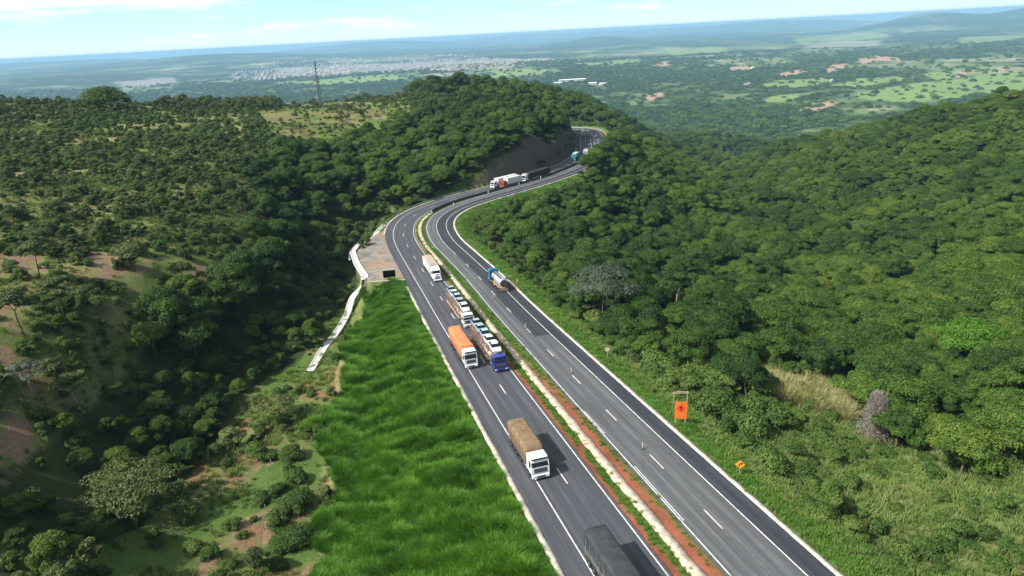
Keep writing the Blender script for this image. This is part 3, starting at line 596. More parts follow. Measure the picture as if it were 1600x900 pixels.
# ------------------------------------------------------------------ where things grow
def jgrid(x0, x1, y0, y1, s):
    X, Y = np.meshgrid(np.arange(x0, x1, s), np.arange(y0, y1, s)); X = X.ravel(); Y = Y.ravel()
    return X+rng.uniform(-.48, .48, len(X))*s, Y+rng.uniform(-.48, .48, len(X))*s
def info(x, y):
    z = height(x, y); px, py, jx, jy, r = zone(x, y, z); oL, iL = offs(LC, LN, x, y); oR, iR = offs(RC, RN, x, y)
    return z, px, py, jx, jy, r, oL, oR
def keep(arrs, m): return [a[m] for a in arrs]
def stuff(name, x, y, z, scale, protos, label, cat=None, tilt=.08, nonuni=None):
    """one object of nobody-could-count things: points carrying copies of the given foliage"""
    n = len(x); me = bpy.data.meshes.new(name); me.vertices.add(n); me.vertices.foreach_set('co', np.stack([x, y, z], 1).astype(np.float32).ravel())
    a = me.attributes.new('siz', 'FLOAT_VECTOR', 'POINT'); s3 = np.stack([scale, scale, scale*(nonuni if nonuni is not None else rng.uniform(.8, 1.2, n))], 1); a.data.foreach_set('vector', s3.astype(np.float32).ravel())
    a = me.attributes.new('rot', 'FLOAT_VECTOR', 'POINT'); a.data.foreach_set('vector', np.stack([rng.normal(0, tilt, n), rng.normal(0, tilt, n), rng.uniform(0, 6.283, n)], 1).astype(np.float32).ravel())
    a = me.attributes.new('pick', 'INT', 'POINT'); a.data.foreach_set('value', rng.integers(0, len(protos), n).astype(np.int32))
    o = link(name, me, kind='stuff', label=label)
    ng = bpy.data.node_groups.new('scatter', 'GeometryNodeTree'); ng.interface.new_socket('Geometry', in_out='INPUT', socket_type='NodeSocketGeometry'); ng.interface.new_socket('Geometry', in_out='OUTPUT', socket_type='NodeSocketGeometry')
    gi = ng.nodes.new('NodeGroupInput'); go = ng.nodes.new('NodeGroupOutput'); ip = ng.nodes.new('GeometryNodeInstanceOnPoints'); jn = ng.nodes.new('GeometryNodeJoinGeometry')
    for p in protos:
        oi = ng.nodes.new('GeometryNodeObjectInfo'); oi.inputs['Object'].default_value = p; oi.inputs['As Instance'].default_value = True; oi.transform_space = 'ORIGINAL'; ng.links.new(oi.outputs['Geometry'], jn.inputs[0])
    def attr(nm, t): k = ng.nodes.new('GeometryNodeInputNamedAttribute'); k.data_type = t; k.inputs[0].default_value = nm; return k.outputs[0]
    ng.links.new(gi.outputs[0], ip.inputs['Points']); ng.links.new(jn.outputs[0], ip.inputs['Instance']); ip.inputs['Pick Instance'].default_value = True
    ng.links.new(attr('pick', 'INT'), ip.inputs['Instance Index']); ng.links.new(attr('siz', 'FLOAT_VECTOR'), ip.inputs['Scale'])
    er = ng.nodes.new('FunctionNodeEulerToRotation'); ng.links.new(attr('rot', 'FLOAT_VECTOR'), er.inputs[0]); ng.links.new(er.outputs[0], ip.inputs['Rotation'])
    ng.links.new(ip.outputs[0], go.inputs[0]); md = o.modifiers.new('scatter', 'NODES'); md.node_group = ng
    return o
def tree_thing(name, crown, trunk, x, y, z, s, label, group=None, cat='tree', rz=None, sz=1.0):
    t = link(name, None, loc=(x, y, z), label=label, cat=cat, group=group); t.scale = (s, s, s*sz); t.rotation_euler.z = random.uniform(0, 6.28) if rz is None else rz
    link('crown', crown, t); link('trunk', trunk, t); return t
# ---- special trees first
def at(px, py): return hit(px, py)
def special(name, px, py, Wt, Ht, mat, label, seed, nl=14, nleaf=3500, leaf=.4, flat=.8, core=.5, base=.45, bk=BARK, tr=.16, lobe=(.15, .24), trunkh=None, cat='tree'):
    p = at(px, py); cr = crown_mesh('crown', seed, Wt, Ht, Ht*base, nl, nleaf, leaf, mat, lobe=lobe, flat=flat, core=core, skirt=.25)
    tr_ = trunk_mesh('trunk', seed, trunkh or Ht*.55, tr, Wt, Ht*.9, 5, bk, .05)
    SPEC.append((p.x, p.y, Wt*(1.5 if mat in (LG, LF2) and Wt > 10 else 1))); return tree_thing(name, cr, tr_, p.x, p.y, p.z, 1, label, None, cat, rz=0)
SPEC = []
special('spreading_tree', 165, 168, 24, 12, LF, 'broad dark domed tree alone on the left skyline', 501, 30, 9000, .5, .95, .6, .0)
special('tree', 942, 500, 15, 14.5, LG, 'silvery grey crowned tree at the forest edge right of the tanker truck', 502, 18, 11000, .27, .8, .6, .3, BARKP)
special('tree', 1508, 572, 13, 11, LF2, 'low bright lime green tree in the forest at the right edge', 503, 15, 9000, .3, .8, .6, .3)
special('tree', 1056, 500, 8, 14, LF, 'slender forest tree with bare pale twin trunks', 504, 10, 3500, .3, .7, .4, .6, BARKP, .22)
special('savanna_tree', 105, 506, 7.5, 10.0, LS, 'tall flat topped savanna tree with bare trunk among bushes on the left hillside', 505, 14, 3800, .28, .55, .35, .62, BARKD, .16, (.12, .19))
special('savanna_tree', 38, 528, 8, 9.5, LS, 'leafy flat topped savanna tree close to the left edge over bare soil', 506, 14, 3800, .28, .55, .35, .6, BARKD, .15, (.12, .19))
special('savanna_tree', 52, 622, 6, 6.8, LG, 'grey thin crowned tree with crooked trunk at the left edge', 507, 11, 2400, .21, .55, .3, .6, BARKP, .14, (.12, .19))
special('savanna_tree', 121, 634, 7, 6.5, LS, 'lone tree with straight grey trunk below the grey crowned one', 508, 12, 3400, .25, .6, .35, .6, BARKP, .15, (.12, .19))
special('savanna_tree', 210, 425, 9, 7.5, LS, 'full crowned tree beside a bare soil patch on the left hillside', 509, 14, 4400, .28, .65, .4, .45, BARKD, .14)
special('savanna_tree', 62, 432, 8, 8, LS, 'dark tree leaning over bare ground near the upper left hillside', 510, 13, 3600, .27, .6, .4, .5, BARKD, .14)
special('savanna_tree', 141, 490, 6, 6.5, LS, 'small tree right of the tall flat topped savanna tree', 511, 11, 2600, .25, .6, .35, .55, BARKD, .12)
special('spreading_tree', 215, 795, 15, 7.5, LS, 'wide low spreading tree over shaded grass at lower left', 512, 24, 9200, .24, .55, .4, .5, BARKD, .2, (.11, .18))
special('savanna_tree', 440, 660, 9, 5.6, LS, 'low open crowned tree at the top of the fenced bench', 513, 16, 4800, .22, .6, .35, .45, BARKD, .14, (.12, .19))
special('savanna_tree', 365, 706, 6, 5.0, LS, 'small dark trunked tree left of the fence', 514, 12, 3200, .22, .6, .35, .45, BARKD, .13, (.12, .19))
for k_, (a, b, W_, H_, sd_) in enumerate([(455, 715, 4.2, 2.4, 1), (462, 752, 3.8, 2.2, 2), (468, 790, 4.6, 2.6, 3), (462, 850, 5.2, 3.0, 4), (505, 655, 3.4, 2.0, 5), (430, 885, 2.6, 1.6, 6)]):
    p = at(a, b); link('round_bush', crown_mesh('round_bush', 900+sd_, W_, H_, .1, 16, 5200, .17, LB, lobe=(.2, .3), flat=1.0, core=.7, skirt=.6), loc=p, cat='bush',
        label=['bushy green mound at the top of the row beside the fence', 'bushy green mound second from the top in the row beside the fence', 'bushy green mound in the middle of the row beside the fence', 'largest bushy green mound near the lower end of the fence row', 'small green bush at the left edge of the tall grass below the drain', 'low green bush at the bottom end of the fence'][k_])
    SPEC.append((p.x, p.y, W_*1.4))
# dead vine covered tree
p = at(1362, 682); mb = MB(); r_ = random.Random(5)
mb.tube((0, 0, -1), (0.2, .1, 5.5), .22, 7, .1)
for k in range(230):
    a = r_.uniform(0, 6.28); z0 = 2.0+6.2*r_.random()**.7; q = Vector((.2+math.cos(a)*.3, math.sin(a)*.3, z0*.7)); rr = (1.1+1.5*(1-z0/8.2)); e = q+Vector((math.cos(a)*rr*r_.uniform(.5, 1), math.sin(a)*rr*r_.uniform(.5, 1), (z0-q.z)+r_.uniform(-.4, .6)))
    mb.tube(q, e, .035, 4, .02); f = e+Vector((r_.uniform(-.4, .4), r_.uniform(-.4, .4), -r_.uniform(.8, 3.2))); mb.tube(e, f, .025, 3, .012)
t = link('dead_tree', None, loc=p, label='dead grey leafless tree draped in hanging twigs right of the grassy hollow', cat='tree'); mb.build('trunk', bark('bark_grey', (.27,.24,.22)), t)
rT = np.random.default_rng(77); C = np.stack([rT.normal(0, 1.25, 6000), rT.normal(0, 1.25, 6000), rT.uniform(.4, 8.6, 6000)**1.0], 1); C[:, :2] *= (1.12-C[:, 2:]/9.5)
V, F = leaves(C, rdir(6000, rT)*np.array([1, 1, .2]), np.full(6000, .075), 5.0, rT); link('crown', mesh_np('crown', V, F, LD, False, {'v': ('FACE', rT.random(6000))}), t); SPEC.append((p.x, p.y, 7))
DP = [(601,352),(592,360),(585,367),(569,381),(551,397),(554,408),(559,418),(567,434),(573,445),(566,462),(553,476),(540,498),(522,528),(498,560),(485,582)]
Q = dense([tuple(hit(a, b))[:2] for a, b in DP], .8); QN, QT = normals(Q)
SPEC += [(q_[0], q_[1], 9.0) for q_ in Q[::3]]
SPEC = np.array(SPEC)
DRN = Q.copy()
def clear(x, y, k=.38):
    d = np.hypot(x[:, None]-SPEC[None, :, 0], y[:, None]-SPEC[None, :, 1]); dd = np.hypot(x[:, None]-DRN[None, ::2, 0], y[:, None]-DRN[None, ::2, 1]).min(1); return (d > SPEC[None, :, 2]*k).all(1) & (dd > 2.2)
# ---- forest
xg, yg = jgrid(-150, 10, 60, 300, 4.4); zg, pxg, pyg, jxg, jyg, rg_, oLg, oRg = info(xg, yg); mg = inpoly(jxg, jyg, Z_GULLY) & (pyg > 330); xg, yg = xg[mg], yg[mg]
x, y = jgrid(-520, 1000, 20, 1250, 5.1); r0 = np.hypot(x, y); aa = np.degrees(np.arctan2(x, y)); m = (r0 < 1250) & (np.abs(aa) < 46) & (r0 > 25)
thin = rng.random(len(x)); m &= (r0 < 650) | (thin < .62); x, y = x[m], y[m]; n0 = len(x); x = np.r_[x, xg]; y = np.r_[y, yg]
z, px, py, jx, jy, r, oL, oR = info(x, y); isg = np.arange(len(x)) >= n0; ok0 = isg | ~(inpoly(jx, jy, Z_GULLY) & (py > 330))
sp = inpoly(jx, jy, Z_BANK) | inpoly(jx, jy, Z_BENCH) | inpoly(jx, jy, Z_CLEAR) | inpoly(px, py, APRON)
rgr = inpoly(jx, jy, Z_RGRASS)
leftside = (oL < 0) & (np.abs(oL) < np.abs(oR)) & (r < 620)
wood = inpoly(jx, jy, Z_HILL) | inpoly(jx, jy, Z_GULLY)
rightside = ~leftside
far_left = (px < 640) & (r > 150) & ~wood
ok0 &= ~(isg & (z > -64) & (rng.random(len(x)) < .45)); ok = ok0 & (wood | (rightside & ~far_left & (py > 100))) & ~sp & ~rgr & (r < 1250)
noR = (oR > 0) & (oR < np.where((y > 325) & (y < 470), 9.5, 15.5+4*vnoise(x/15, y/15, 5))); rockz = (y > 305) & (y < 575); noL = (oL < 0) & (oL > np.where(rockz, -13.0, -11.5)) ; inside = (oL >= 0) & (oR <= 0)
ok &= ~(noR & (r < 700)) & ~((noL | inside) & (r < 700)) & clear(x, y)
ok &= ~inpoly(px, py, [(625,330),(560,345),(538,385),(548,420),(540,470),(500,530),(470,590),(520,600),(640,440)])
ok &= ~((y < 125) & (oR > 0) & (oR < 26) & (px > 900))
x, y, z, px, py, r, oL, oR, isg = keep([x, y, z, px, py, r, oL, oR, isg], ok)
nz = fbm(x, y, 60, 3, 101); sc = (.40+.75*rng.beta(1.8, 2.6, len(x)))*(.82+.42*nz); sc *= np.where(r > 650, 1.2, 1.0)
gul = inpoly(px, py, Z_GULLY); sc = np.where(isg, np.where(z < -64, sc*.6, sc*1.0), sc); sc = np.where(isg & (z >= -64) & ((py > 600) | (px < 150)), sc*.62, sc); crest = isg & (z > -62) & (z < -50) & (py < 600) & (px > 150); sc = np.where(crest, np.maximum(sc, .9)*1.1, sc)
edge = ((oR > 0) & (oR < 26)); sc = np.where(edge, sc*.8, sc)
vis = (px > -30) & (px < 1630) & (py > 60) & (py < 960) 
size = sc*1060/np.sqrt(r*r+z*z); size = np.where(vis, size, 0)
order = np.argsort(-size); big = order[:284]; rest = order[284:]
CR0 = []
def region(i):
    if gul[i]: return 'shady gully trees left of the highway', 'dark broadleaf tree standing in the shady gully left of the highway'
    if oL[i] < 0: return 'forest trees on the slope above the bend', 'broadleaf tree on the wooded slope above the highway bend'
    if px[i] > 1180 and py[i] < 560: return 'forest trees on the right hillside', 'rounded green tree in the closed forest of the right hillside'
    if oR[i] < 30: return 'forest edge trees along the right verge', 'broadleaf tree at the forest edge beside the right verge'
    return 'forest trees in the valley right of the highway', 'rounded broadleaf tree in the closed forest below the right verge'
protoF = []
for n_, i in enumerate(big):
    k = n_ % 8; g, lb = region(i)
    t = tree_thing('broadleaf_tree', FOREST[k][0], FOREST[k][1], x[i], y[i], z[i]-.3, sc[i], lb, g, sz=random.uniform(.85, 1.15))
    if n_ < 8: protoF.append(t.children[0])
print('forest', len(x))
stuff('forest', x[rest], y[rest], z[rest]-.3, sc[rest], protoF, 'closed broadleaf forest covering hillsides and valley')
rT2 = random.Random(21)
for n_, (yy_, of_) in enumerate([(338, 12.5), (347, 11), (357, 12), (366, 14), (376, 10.5), (388, 12), (400, 11), (412, 13.5), (425, 11.5), (438, 13), (452, 12), (352, 19), (384, 19), (408, 20)]):
    i = at_y(RC, yy_); q = RC[i]+RN[i]*of_; k = n_ % 8; sc_ = rT2.uniform(1.15, 1.45); tree_thing('broadleaf_tree', FOREST[k][0], FOREST[k][1], q[0], q[1], gz(q[0], q[1])-.3, sc_, 'tall broadleaf tree hiding the road on the inner side of the far bend', 'tall trees on the inner side of the far bend', sz=1.1)
# ---- savanna on the left hill
x, y = jgrid(-620, 120, 30, 760, 3.5); r0 = np.hypot(x, y); aa = np.degrees(np.arctan2(x, y)); m = (r0 < 760) & (aa > -47) & (aa < 10); x, y = x[m], y[m]
z, px, py, jx, jy, r, oL, oR = info(x, y)
ok = (oL < -12) & (np.abs(oL) < np.abs(oR)+1) & ~inpoly(jx, jy, Z_BANK) & ~inpoly(jx, jy, Z_HILL) & ~inpoly(jx, jy, Z_GULLY) & ~inpoly(px, py, [(625,330),(575,345),(538,385),(548,420),(540,470),(500,530),(470,590),(520,600),(640,440)]) & clear(x, y, .5)
for P in SOILP: ok &= ~inpoly(px, py, P)
cn = fbm(x, y, 34, 4, 111); dens = ss(.42, .58, cn*.7+fbm(x, y, 9, 3, 113)*.3); dens = np.where(py > 380, dens*.28+.03, dens*.50+.03); dens = np.where(inpoly(jx, jy, Z_CLEAR), .07+.25*(cn > .5), dens); dens = np.where(inpoly(px, py, Z_BENCH), .035, dens)
dens = np.where((px > 250) & (px < 430) & (py < 172) & (py > 120), .8, dens)
ok &= rng.random(len(x)) < dens; x, y, z, px, py, r = keep([x, y, z, px, py, r], ok)
sc = (.32+.75*rng.beta(1.6, 2.6, len(x)))*np.where(py > 380, 1.1, .88); sc = np.where((py < 172) & (px > 240) & (px < 440), sc*1.5, sc)
vis = (px > -20) & (px < 1600) & (py < 940); size = np.where(vis, sc*1060/np.sqrt(r*r+z*z), 0); order = np.argsort(-size); big = order[:300]; rest = order[300:]; protoS = []
for n_, i in enumerate(big):
    k = n_ % 6
    g, lb = ('savanna trees on the lower left hillside', 'small grey green savanna tree on the lower left hillside') if py[i] > 380 and not inpoly(px[i:i+1], py[i:i+1], Z_BENCH)[0] else (('savanna trees of the upper left hill', 'small grey green savanna tree on the upper part of the left hill') if py[i] < 381 else ('small trees on the grassy bench', 'small grey green tree on the grassy bench left of the tall grass'))
    t = tree_thing('savanna_tree', SAV[k][0], SAV[k][1], x[i], y[i], z[i]-.15, sc[i], lb, g, sz=random.uniform(.85, 1.1))
    if n_ < 6: protoS.append(t.children[0])
print('savanna', len(x))
stuff('savanna_scrub', x[rest], y[rest], z[rest]-.15, sc[rest], protoS, 'grey green savanna scrub covering the left hill')
# ---- shrubs
x1, y1 = jgrid(-620, 130, 30, 700, 2.7); x2, y2 = jgrid(10, 150, 30, 150, 2.3); x3, y3 = jgrid(-60, 100, 100, 640, 2.6)
x = np.r_[x1, x2, x3]; y = np.r_[y1, y2, y3]; kind_ = np.r_[np.zeros(len(x1)), np.ones(len(x2)), np.full(len(x3), 2)]
z, px, py, jx, jy, r, oL, oR = info(x, y); cn = fbm(x, y, 20, 4, 121); c6 = fbm(x, y, 8, 3, 123)
left = (oL < -9) & (np.abs(oL) < np.abs(oR)); bench = inpoly(jx, jy, Z_BENCH); rg = inpoly(jx, jy, Z_RGRASS); wood = inpoly(jx, jy, Z_HILL) | inpoly(jx, jy, Z_GULLY)
dens = np.zeros(len(x)); a_ = (kind_ == 0) & left & ~wood & ~inpoly(px, py, Z_BANK) & ~inpoly(px, py, APRON)
dens = np.where(a_, ss(.34, .6, cn*.5+c6*.5)*.75+.05, dens); dens = np.where(a_ & bench, ss(.42, .6, c6)*.45+.03, dens); dens = np.where(a_ & inpoly(px, py, Z_CLEAR), .03, dens)
dens = np.where((kind_ == 0) & wood & left & (oL < -12), .25, dens)
band = (kind_ == 1) & (oR > 15) & (oR < 30) & (px < 1210); dens = np.where(band, ss(14, 19, oR)*.75*ss(.3, .5, c6+.1), dens)
dens = np.where((kind_ == 1) & rg & (oR > 14), ss(.42, .58, c6)*.38+.02, dens)
holl = (kind_ == 1) & inpoly(px, py, [(1180,640),(1240,600),(1340,660),(1345,720),(1350,860),(1290,850),(1290,740),(1230,740),(1180,700)]); dens = np.where(holl & (oR > 13), .42, dens)
dens = np.where((kind_ == 2) & (oR > 13) & (oR < 19) & (y > 118), .55, dens)
dens = np.where((kind_ == 1) & ~rg & (oR > 19) & (r < 175), np.maximum(dens, .3), dens)
dens = np.where((kind_ == 2) & (oL < -10) & (oL > -14) & (y > 235) & (y < 290), .4, dens)
for P in SOILP: dens = np.where(inpoly(px, py, P), .10, dens)
ok = (rng.random(len(x)) < dens) & clear(x, y, .12) & ~((oR > -8) & (oR < 10.5)); x, y, z, px, py, r, oR, kind_ = keep([x, y, z, px, py, r, oR, kind_], ok)
sc = rng.uniform(.45, 1.2, len(x)); sc = np.where((kind_ == 1) & (px < 1210) & (oR > 15.5), sc*1.65, sc); vis = (px > -10) & (px < 1610) & (py < 930); size = np.where(vis, sc*1060/np.sqrt(r*r+z*z), 0); order = np.argsort(-size); big = order[:260]; rest = order[260:]; protoB = []
for n_, i in enumerate(big):
    k = n_ % 5
    if kind_[i] == 0: g, lb = ('shrubs on the left hillside and bench', 'small rounded green shrub growing left of the tall grass bank')
    else: g, lb = ('shrubs on the right grassy slope', 'rounded green shrub growing on the grassy slope right of the verge')
    o = link('shrub', BUSH[k], loc=(x[i], y[i], z[i]-.1), label=lb, cat='shrub', group=g); s = sc[i]; o.scale = (s, s, s*random.uniform(.8, 1.15)); o.rotation_euler.z = random.uniform(0, 6.28)
    if n_ < 5: protoB.append(o)
print('shrubs', len(x))
stuff('scrub', x[rest], y[rest], z[rest]-.1, sc[rest], protoB, 'low green scrub between the trees')
# ---- grasses (each kind keeps one tuft as the first clump of its own patch)
def patch(name, tufts, x, y, z, sc, label, tilt=.15):
    ps = []
    for k, me in enumerate(tufts):
        o = link(name, me, loc=(x[k], y[k], z[k]), kind='stuff', label=label); o.scale = (sc[k],)*3; ps.append(o)
    k = len(tufts); stuff(name, x[k:], y[k:], z[k:], sc[k:], ps, label, tilt=tilt)
x, y = jgrid(-60, 40, 40, 200, .31); z, px, py, jx, jy, r, oL, oR = info(x, y)
ok = inpoly(px+((jx-px)*2.2+(fbm(x, y, 2.5, 2, 145)-.5)*12-5)*(px < 600), py, Z_BANK) & (oL < -7.6) & ~inpoly(px, py, [(588,432),(636,428),(636,440),(588,444)]) & (py < 930); x, y, z, oL, px = keep([x, y, z, oL, px], ok)
rd = ridge(x, y); z = z+moundz(x, y)*ss(8, 10.5, -oL); sc = (.52+.62*np.clip(rd, -.3, 1)+.7*(fbm(x, y, 3.5, 3, 131)-.3))*rng.uniform(.75, 1.2, len(x))
sc *= .72+.28*ss(7.5, 10, -oL); bare = (fbm(x, y, 6, 3, 133) > .64); m = ~bare | (rng.random(len(x)) < .25); x, y, z, sc = keep([x, y, z, sc], m); print('bank', len(x))
patch('tall_grass', T_BANK, x, y, z-.05, sc, 'lush bright green tall grass on the bank beside the highway')
x, y = jgrid(-70, 120, 35, 330, .55); z, px, py, jx, jy, r, oL, oR = info(x, y); f8 = fbm(x, y, 8, 3, 141)
ok = (oR > 7.2) & (oR < 12+f8*10) & (np.abs(oR) < np.abs(oL)) & (px < 1640) & (py < 930); ok |= (oL < -7.4) & (oL > -12) & (y > 240) & (y < 330)
m2 = ok & (rng.random(len(x)) < np.where(r > 160, .4, .8)); xv, yv, zv = keep([x, y, z], m2); print('verge', len(xv))
patch('verge_grass', T_VERGE, xv, yv, zv, rng.uniform(.5, 1.1, len(xv))*(.6+.7*fbm(xv, yv, 7, 3, 143)), 'short bright grass along the road verge')
x, y = jgrid(10, 190, 30, 190, .8); z, px, py, jx, jy, r, oL, oR = info(x, y); ok = (inpoly(jx, jy, Z_RGRASS) | ((oR > 10) & (oR < 22) & (px > 900))) & (rng.random(len(x)) < .8) & (oR > 10)
xa, ya, za = keep([x, y, z], ok)
x, y = jgrid(-330, 0, 30, 330, 1.25); z, px, py, jx, jy, r, oL, oR = info(x, y); ok = (oL < -9) & ~inpoly(px, py, Z_HILL) & ~inpoly(px, py, Z_GULLY) & ~inpoly(px, py, Z_BANK) & ~inpoly(px, py, APRON) & (px > -20)
for P in SOILP: ok &= ~inpoly(px, py, P) | (rng.random(len(x)) < .12)
ok &= rng.random(len(x)) < ss(.3, .55, fbm(x, y, 7, 3, 151)); xb, yb, zb = keep([x, y, z], ok); x = np.r_[xa, xb]; y = np.r_[ya, yb]; z = np.r_[za, zb]; print('dry', len(x))
patch('meadow_grass', T_DRY, x, y, z, rng.uniform(.4, 1.15, len(x)), 'tussocks of mixed green and dry grass')
x, y = jgrid(20, 130, 60, 170, .5); z, px, py, jx, jy, r, oL, oR = info(x, y); ok = inpoly(jx, jy, [(1200,592),(1240,578),(1300,600),(1345,640),(1350,668),(1300,650),(1260,628),(1205,618)]); x, y, z = keep([x, y, z], ok)
T_STRAW = [tuft('grass_tuft', 30+s_, 60, 2.1, .5, .05, leafmat('grass_straw', (.16,.20,.06), (.36,.34,.15), (.52,.46,.26), .3, .3) if s_ == 0 else MATS['grass_straw'], .5) for s_ in range(2)]
patch('straw_grass', T_STRAW, x, y, z, rng.uniform(.7, 1.3, len(x)), 'tall pale straw coloured reeds at the forest edge')
# median grass
V = []; 
for i in range(60, iB+40):
    p = LC[nearR[i]]+LN[nearR[i]]*3.95; q = RC[i]-RN[i]*4.25; zz = zr(RC[i, 1])*.5+zr(LC[nearR[i], 1])*.5
    for k in range(26):
        t = rng.random(); pt = p*(1-t)+q*t+rng.uniform(-.4, .4, 2); V.append((pt[0], pt[1], zz-.06, t))
V = np.array(V); gmm = med_green(V[:, 3], V[:, 1], fbm(V[:, 0], V[:, 1], 3, 3, 91), fbm(V[:, 0], V[:, 1], 25, 3, 93)); m = (rng.random(len(V)) < gmm*1.1) & (np.abs(V[:, 3]-.53) > .13); V = V[m]; print('median', len(V))
stuff('median_grass', V[:, 0], V[:, 1], V[:, 2], rng.uniform(.25, .6, len(V)), [bpy.data.objects['verge_grass']], 'green grass strips of the median')
# ---- the plain: woodland clumps
WC = [crown_mesh('woodland_clump', 700+i, 26, 11, 2, 12, 420, 3.4, LF, core=.8, flat=.8, skirt=.6) for i in range(3)]
n = 46000; rr = 900*(6500/900)**(rng.random(n)); a0 = np.radians(rng.uniform(-46, 46, n)); x = rr*np.sin(a0); y = rr*np.cos(a0); z = height(x, y); al = albedo(x, y, z)
green = al[:, 0] < .05; m = (green & (rng.random(n) < .75)) | (rng.random(n) < .12); m &= (rr > 1180); x, y, z, rr = keep([x, y, z, rr], m); print('plain', len(x))
sc = rng.uniform(.35, .9, len(x))*(.7+rr/7000); ps = []
for k in range(3): o = link('woodland', WC[k], loc=(x[k], y[k], z[k]), kind='stuff', label='scattered woodland on the plain'); ps.append(o)
stuff('woodland', x[3:], y[3:], z[3:]-1, sc[3:], ps, 'scattered woodland on the plain', tilt=.03)
# ------------------------------------------------------------------ vehicles: +x is forward, the front bumper stands at x = 0
RUB = paint('rubber', (.03,.03,.032), .85, 0, .3, 4, .2); RIM = paint('wheel_rim', (.55,.56,.58), .35, .8, .3, 6); CHS = paint('chassis', (.045,.045,.05), .7, 0, .4, 2); GLASS = paint('dark_glass', (.012,.016,.022), .08, 0, .2, 1, .9)
BLK = paint('black_plastic', (.03,.03,.033), .55, 0, .3, 3); CHROME = paint('chrome', (.6,.62,.65), .25, .9, .2, 3); LAMP = paint('lamp_glass', (.75,.76,.74), .15, 0, .1, 2, .8); REDL = paint('tail_lamp', (.45,.02,.015), .3, 0, .2, 3)
WHT = paint('truck_white', (.78,.79,.80), .3, 0, .14, .7); ORG = paint('amber_paint', (.75,.25,.03), .5, 0, .2, 3)
def wheel(par, x, y, r=.5, wdt=.3, name='wheel', rim=RIM):
    key = ('w', r, wdt, rim.name)
    if key not in MATS:
        mb = MB(); n = 18; prof = [(-wdt/2, r*.60), (-wdt/2, r*.93), (-wdt*.38, r), (wdt*.38, r), (wdt/2, r*.93), (wdt/2, r*.60)]; V = []
        for i in range(n):
            a = 2*math.pi*i/n
            for (yy, rr) in prof: V.append((rr*math.cos(a), yy, rr*math.sin(a)))
        F = [(i*6+j, i*6+j+1, ((i+1) % n)*6+j+1, ((i+1) % n)*6+j) for i in range(n) for j in range(5)]; mb.add(V, F); tm = mb.mesh('wheel', RUB)
        mb = MB(); mb.tube((0, -wdt*.36, 0), (0, wdt*.36, 0), r*.605, 16); mb.tube((0, -wdt*.5, 0), (0, wdt*.5, 0), r*.24, 10)
        for i in range(8): a = i*math.pi/4; mb.tube((r*.4*math.cos(a), -wdt*.38, r*.4*math.sin(a)), (r*.4*math.cos(a), wdt*.38, r*.4*math.sin(a)), r*.05, 5)
        MATS[key] = (tm, mb.mesh('rim', rim))
    tm, rm = MATS[key]; o = link(name, tm, par, (x, y, r)); link('rim', rm, o); return o
def cab_over(root, W, Hc, L, body, deflect=True, stripe=None, x0=0.0):
    """flat nosed tractor cab"""
    h = W/2; prof = [(-.02, .95), (0, 1.25), (-.02, 2.05), (-.26, Hc-.45), (-.50, Hc-.02), (-.8, Hc+.03), (-L, Hc+.03), (-L, .95)]
    mb = MB(); mb.prism([(x+x0, z) for x, z in prof], -h, h)
    mb.box((x0-L*.5, 0, Hc+.10), (L*.85, W*.90, .16), .07)
    mb.build('cab', body, root)
    if deflect:
        mb = MB(); mb.prism([(x0-.75, Hc+.1), (x0-1.1, Hc+.30), (x0-L+.1, Hc+.42), (x0-L+.05, Hc+.1)], -h*.82, h*.82); mb.build('roof_deflector', body, root)
    mb = MB(); a, b = (x0-.035, 2.03), (x0-.262, Hc-.50); n = Vector((b[1]-a[1], 0, a[0]-b[0])).normalized()*.04
    y = h*.93; mb.add([(a[0]+n.x, -y, a[1]), (a[0]+n.x, y, a[1]), (b[0]+n.x, y*.96, b[1]), (b[0]+n.x, -y*.96, b[1]), (a[0]-.05, -y, a[1]), (a[0]-.05, y, a[1]), (b[0]-.05, y*.96, b[1]), (b[0]-.05, -y*.96, b[1])], [(0,1,2,3),(4,7,6,5),(0,4,5,1),(1,5,6,2),(2,6,7,3),(3,7,4,0)])
    mb.build('windshield', GLASS, root)
    mb = MB(); mb.box((x0+.012, 0, 1.50), (.05, W*.72, .62), .02); mb.build('grille', BLK, root)
    mb = MB()
    for k in range(4): mb.box((x0+.045, 0, 1.28+.145*k), (.03, W*.68, .035))
    mb.build('grille_bars', CHROME, root)
    mb = MB(); mb.box((x0-.10, 0, .62), (.34, W+.02, .58), .1); mb.build('bumper', body, root)
    mb = MB(); mb.box((x0+.08, 0, .60), (.03, W*.5, .22), .01); mb.build('bumper_vent', BLK, root)
    for s in (-1, 1):
        mb = MB(); mb.box((x0+.06, s*h*.80, .72), (.06, .38, .20), .02); mb.build('headlight', LAMP, root)
        mb = MB(); mb.add([(x0-.42, s*(h+.008), 2.02), (x0-1.25, s*(h+.008), 2.02), (x0-1.25, s*(h+.008), 2.70), (x0-.58, s*(h+.008), 2.70), (x0-.42, s*(h-.04), 2.02), (x0-1.25, s*(h-.04), 2.02), (x0-1.25, s*(h-.04), 2.70), (x0-.58, s*(h-.04), 2.70)], [(0,1,2,3),(7,6,5,4),(0,4,5,1),(1,5,6,2),(2,6,7,3),(3,7,4,0)]); mb.build('side_window', GLASS, root)
        mb = MB(); mb.box((x0-.12, s*(h+.20), 2.45), (.12, .20, .75), .04); mb.tube((x0-.2, s*h*.95, 2.78), (x0-.12, s*(h+.2), 2.78), .025, 5); mb.build('mirror', BLK if stripe is None else body, root)
        mb = MB(); mb.box((x0-.95, s*(h-.12), .62), (.75, .26, .5), .04); mb.build('step', BLK, root)
    mb = MB(); mb.box((x0-.30, 0, Hc-.10), (.30, W*.9, .06), .02); mb.build('sun_visor', BLK, root)
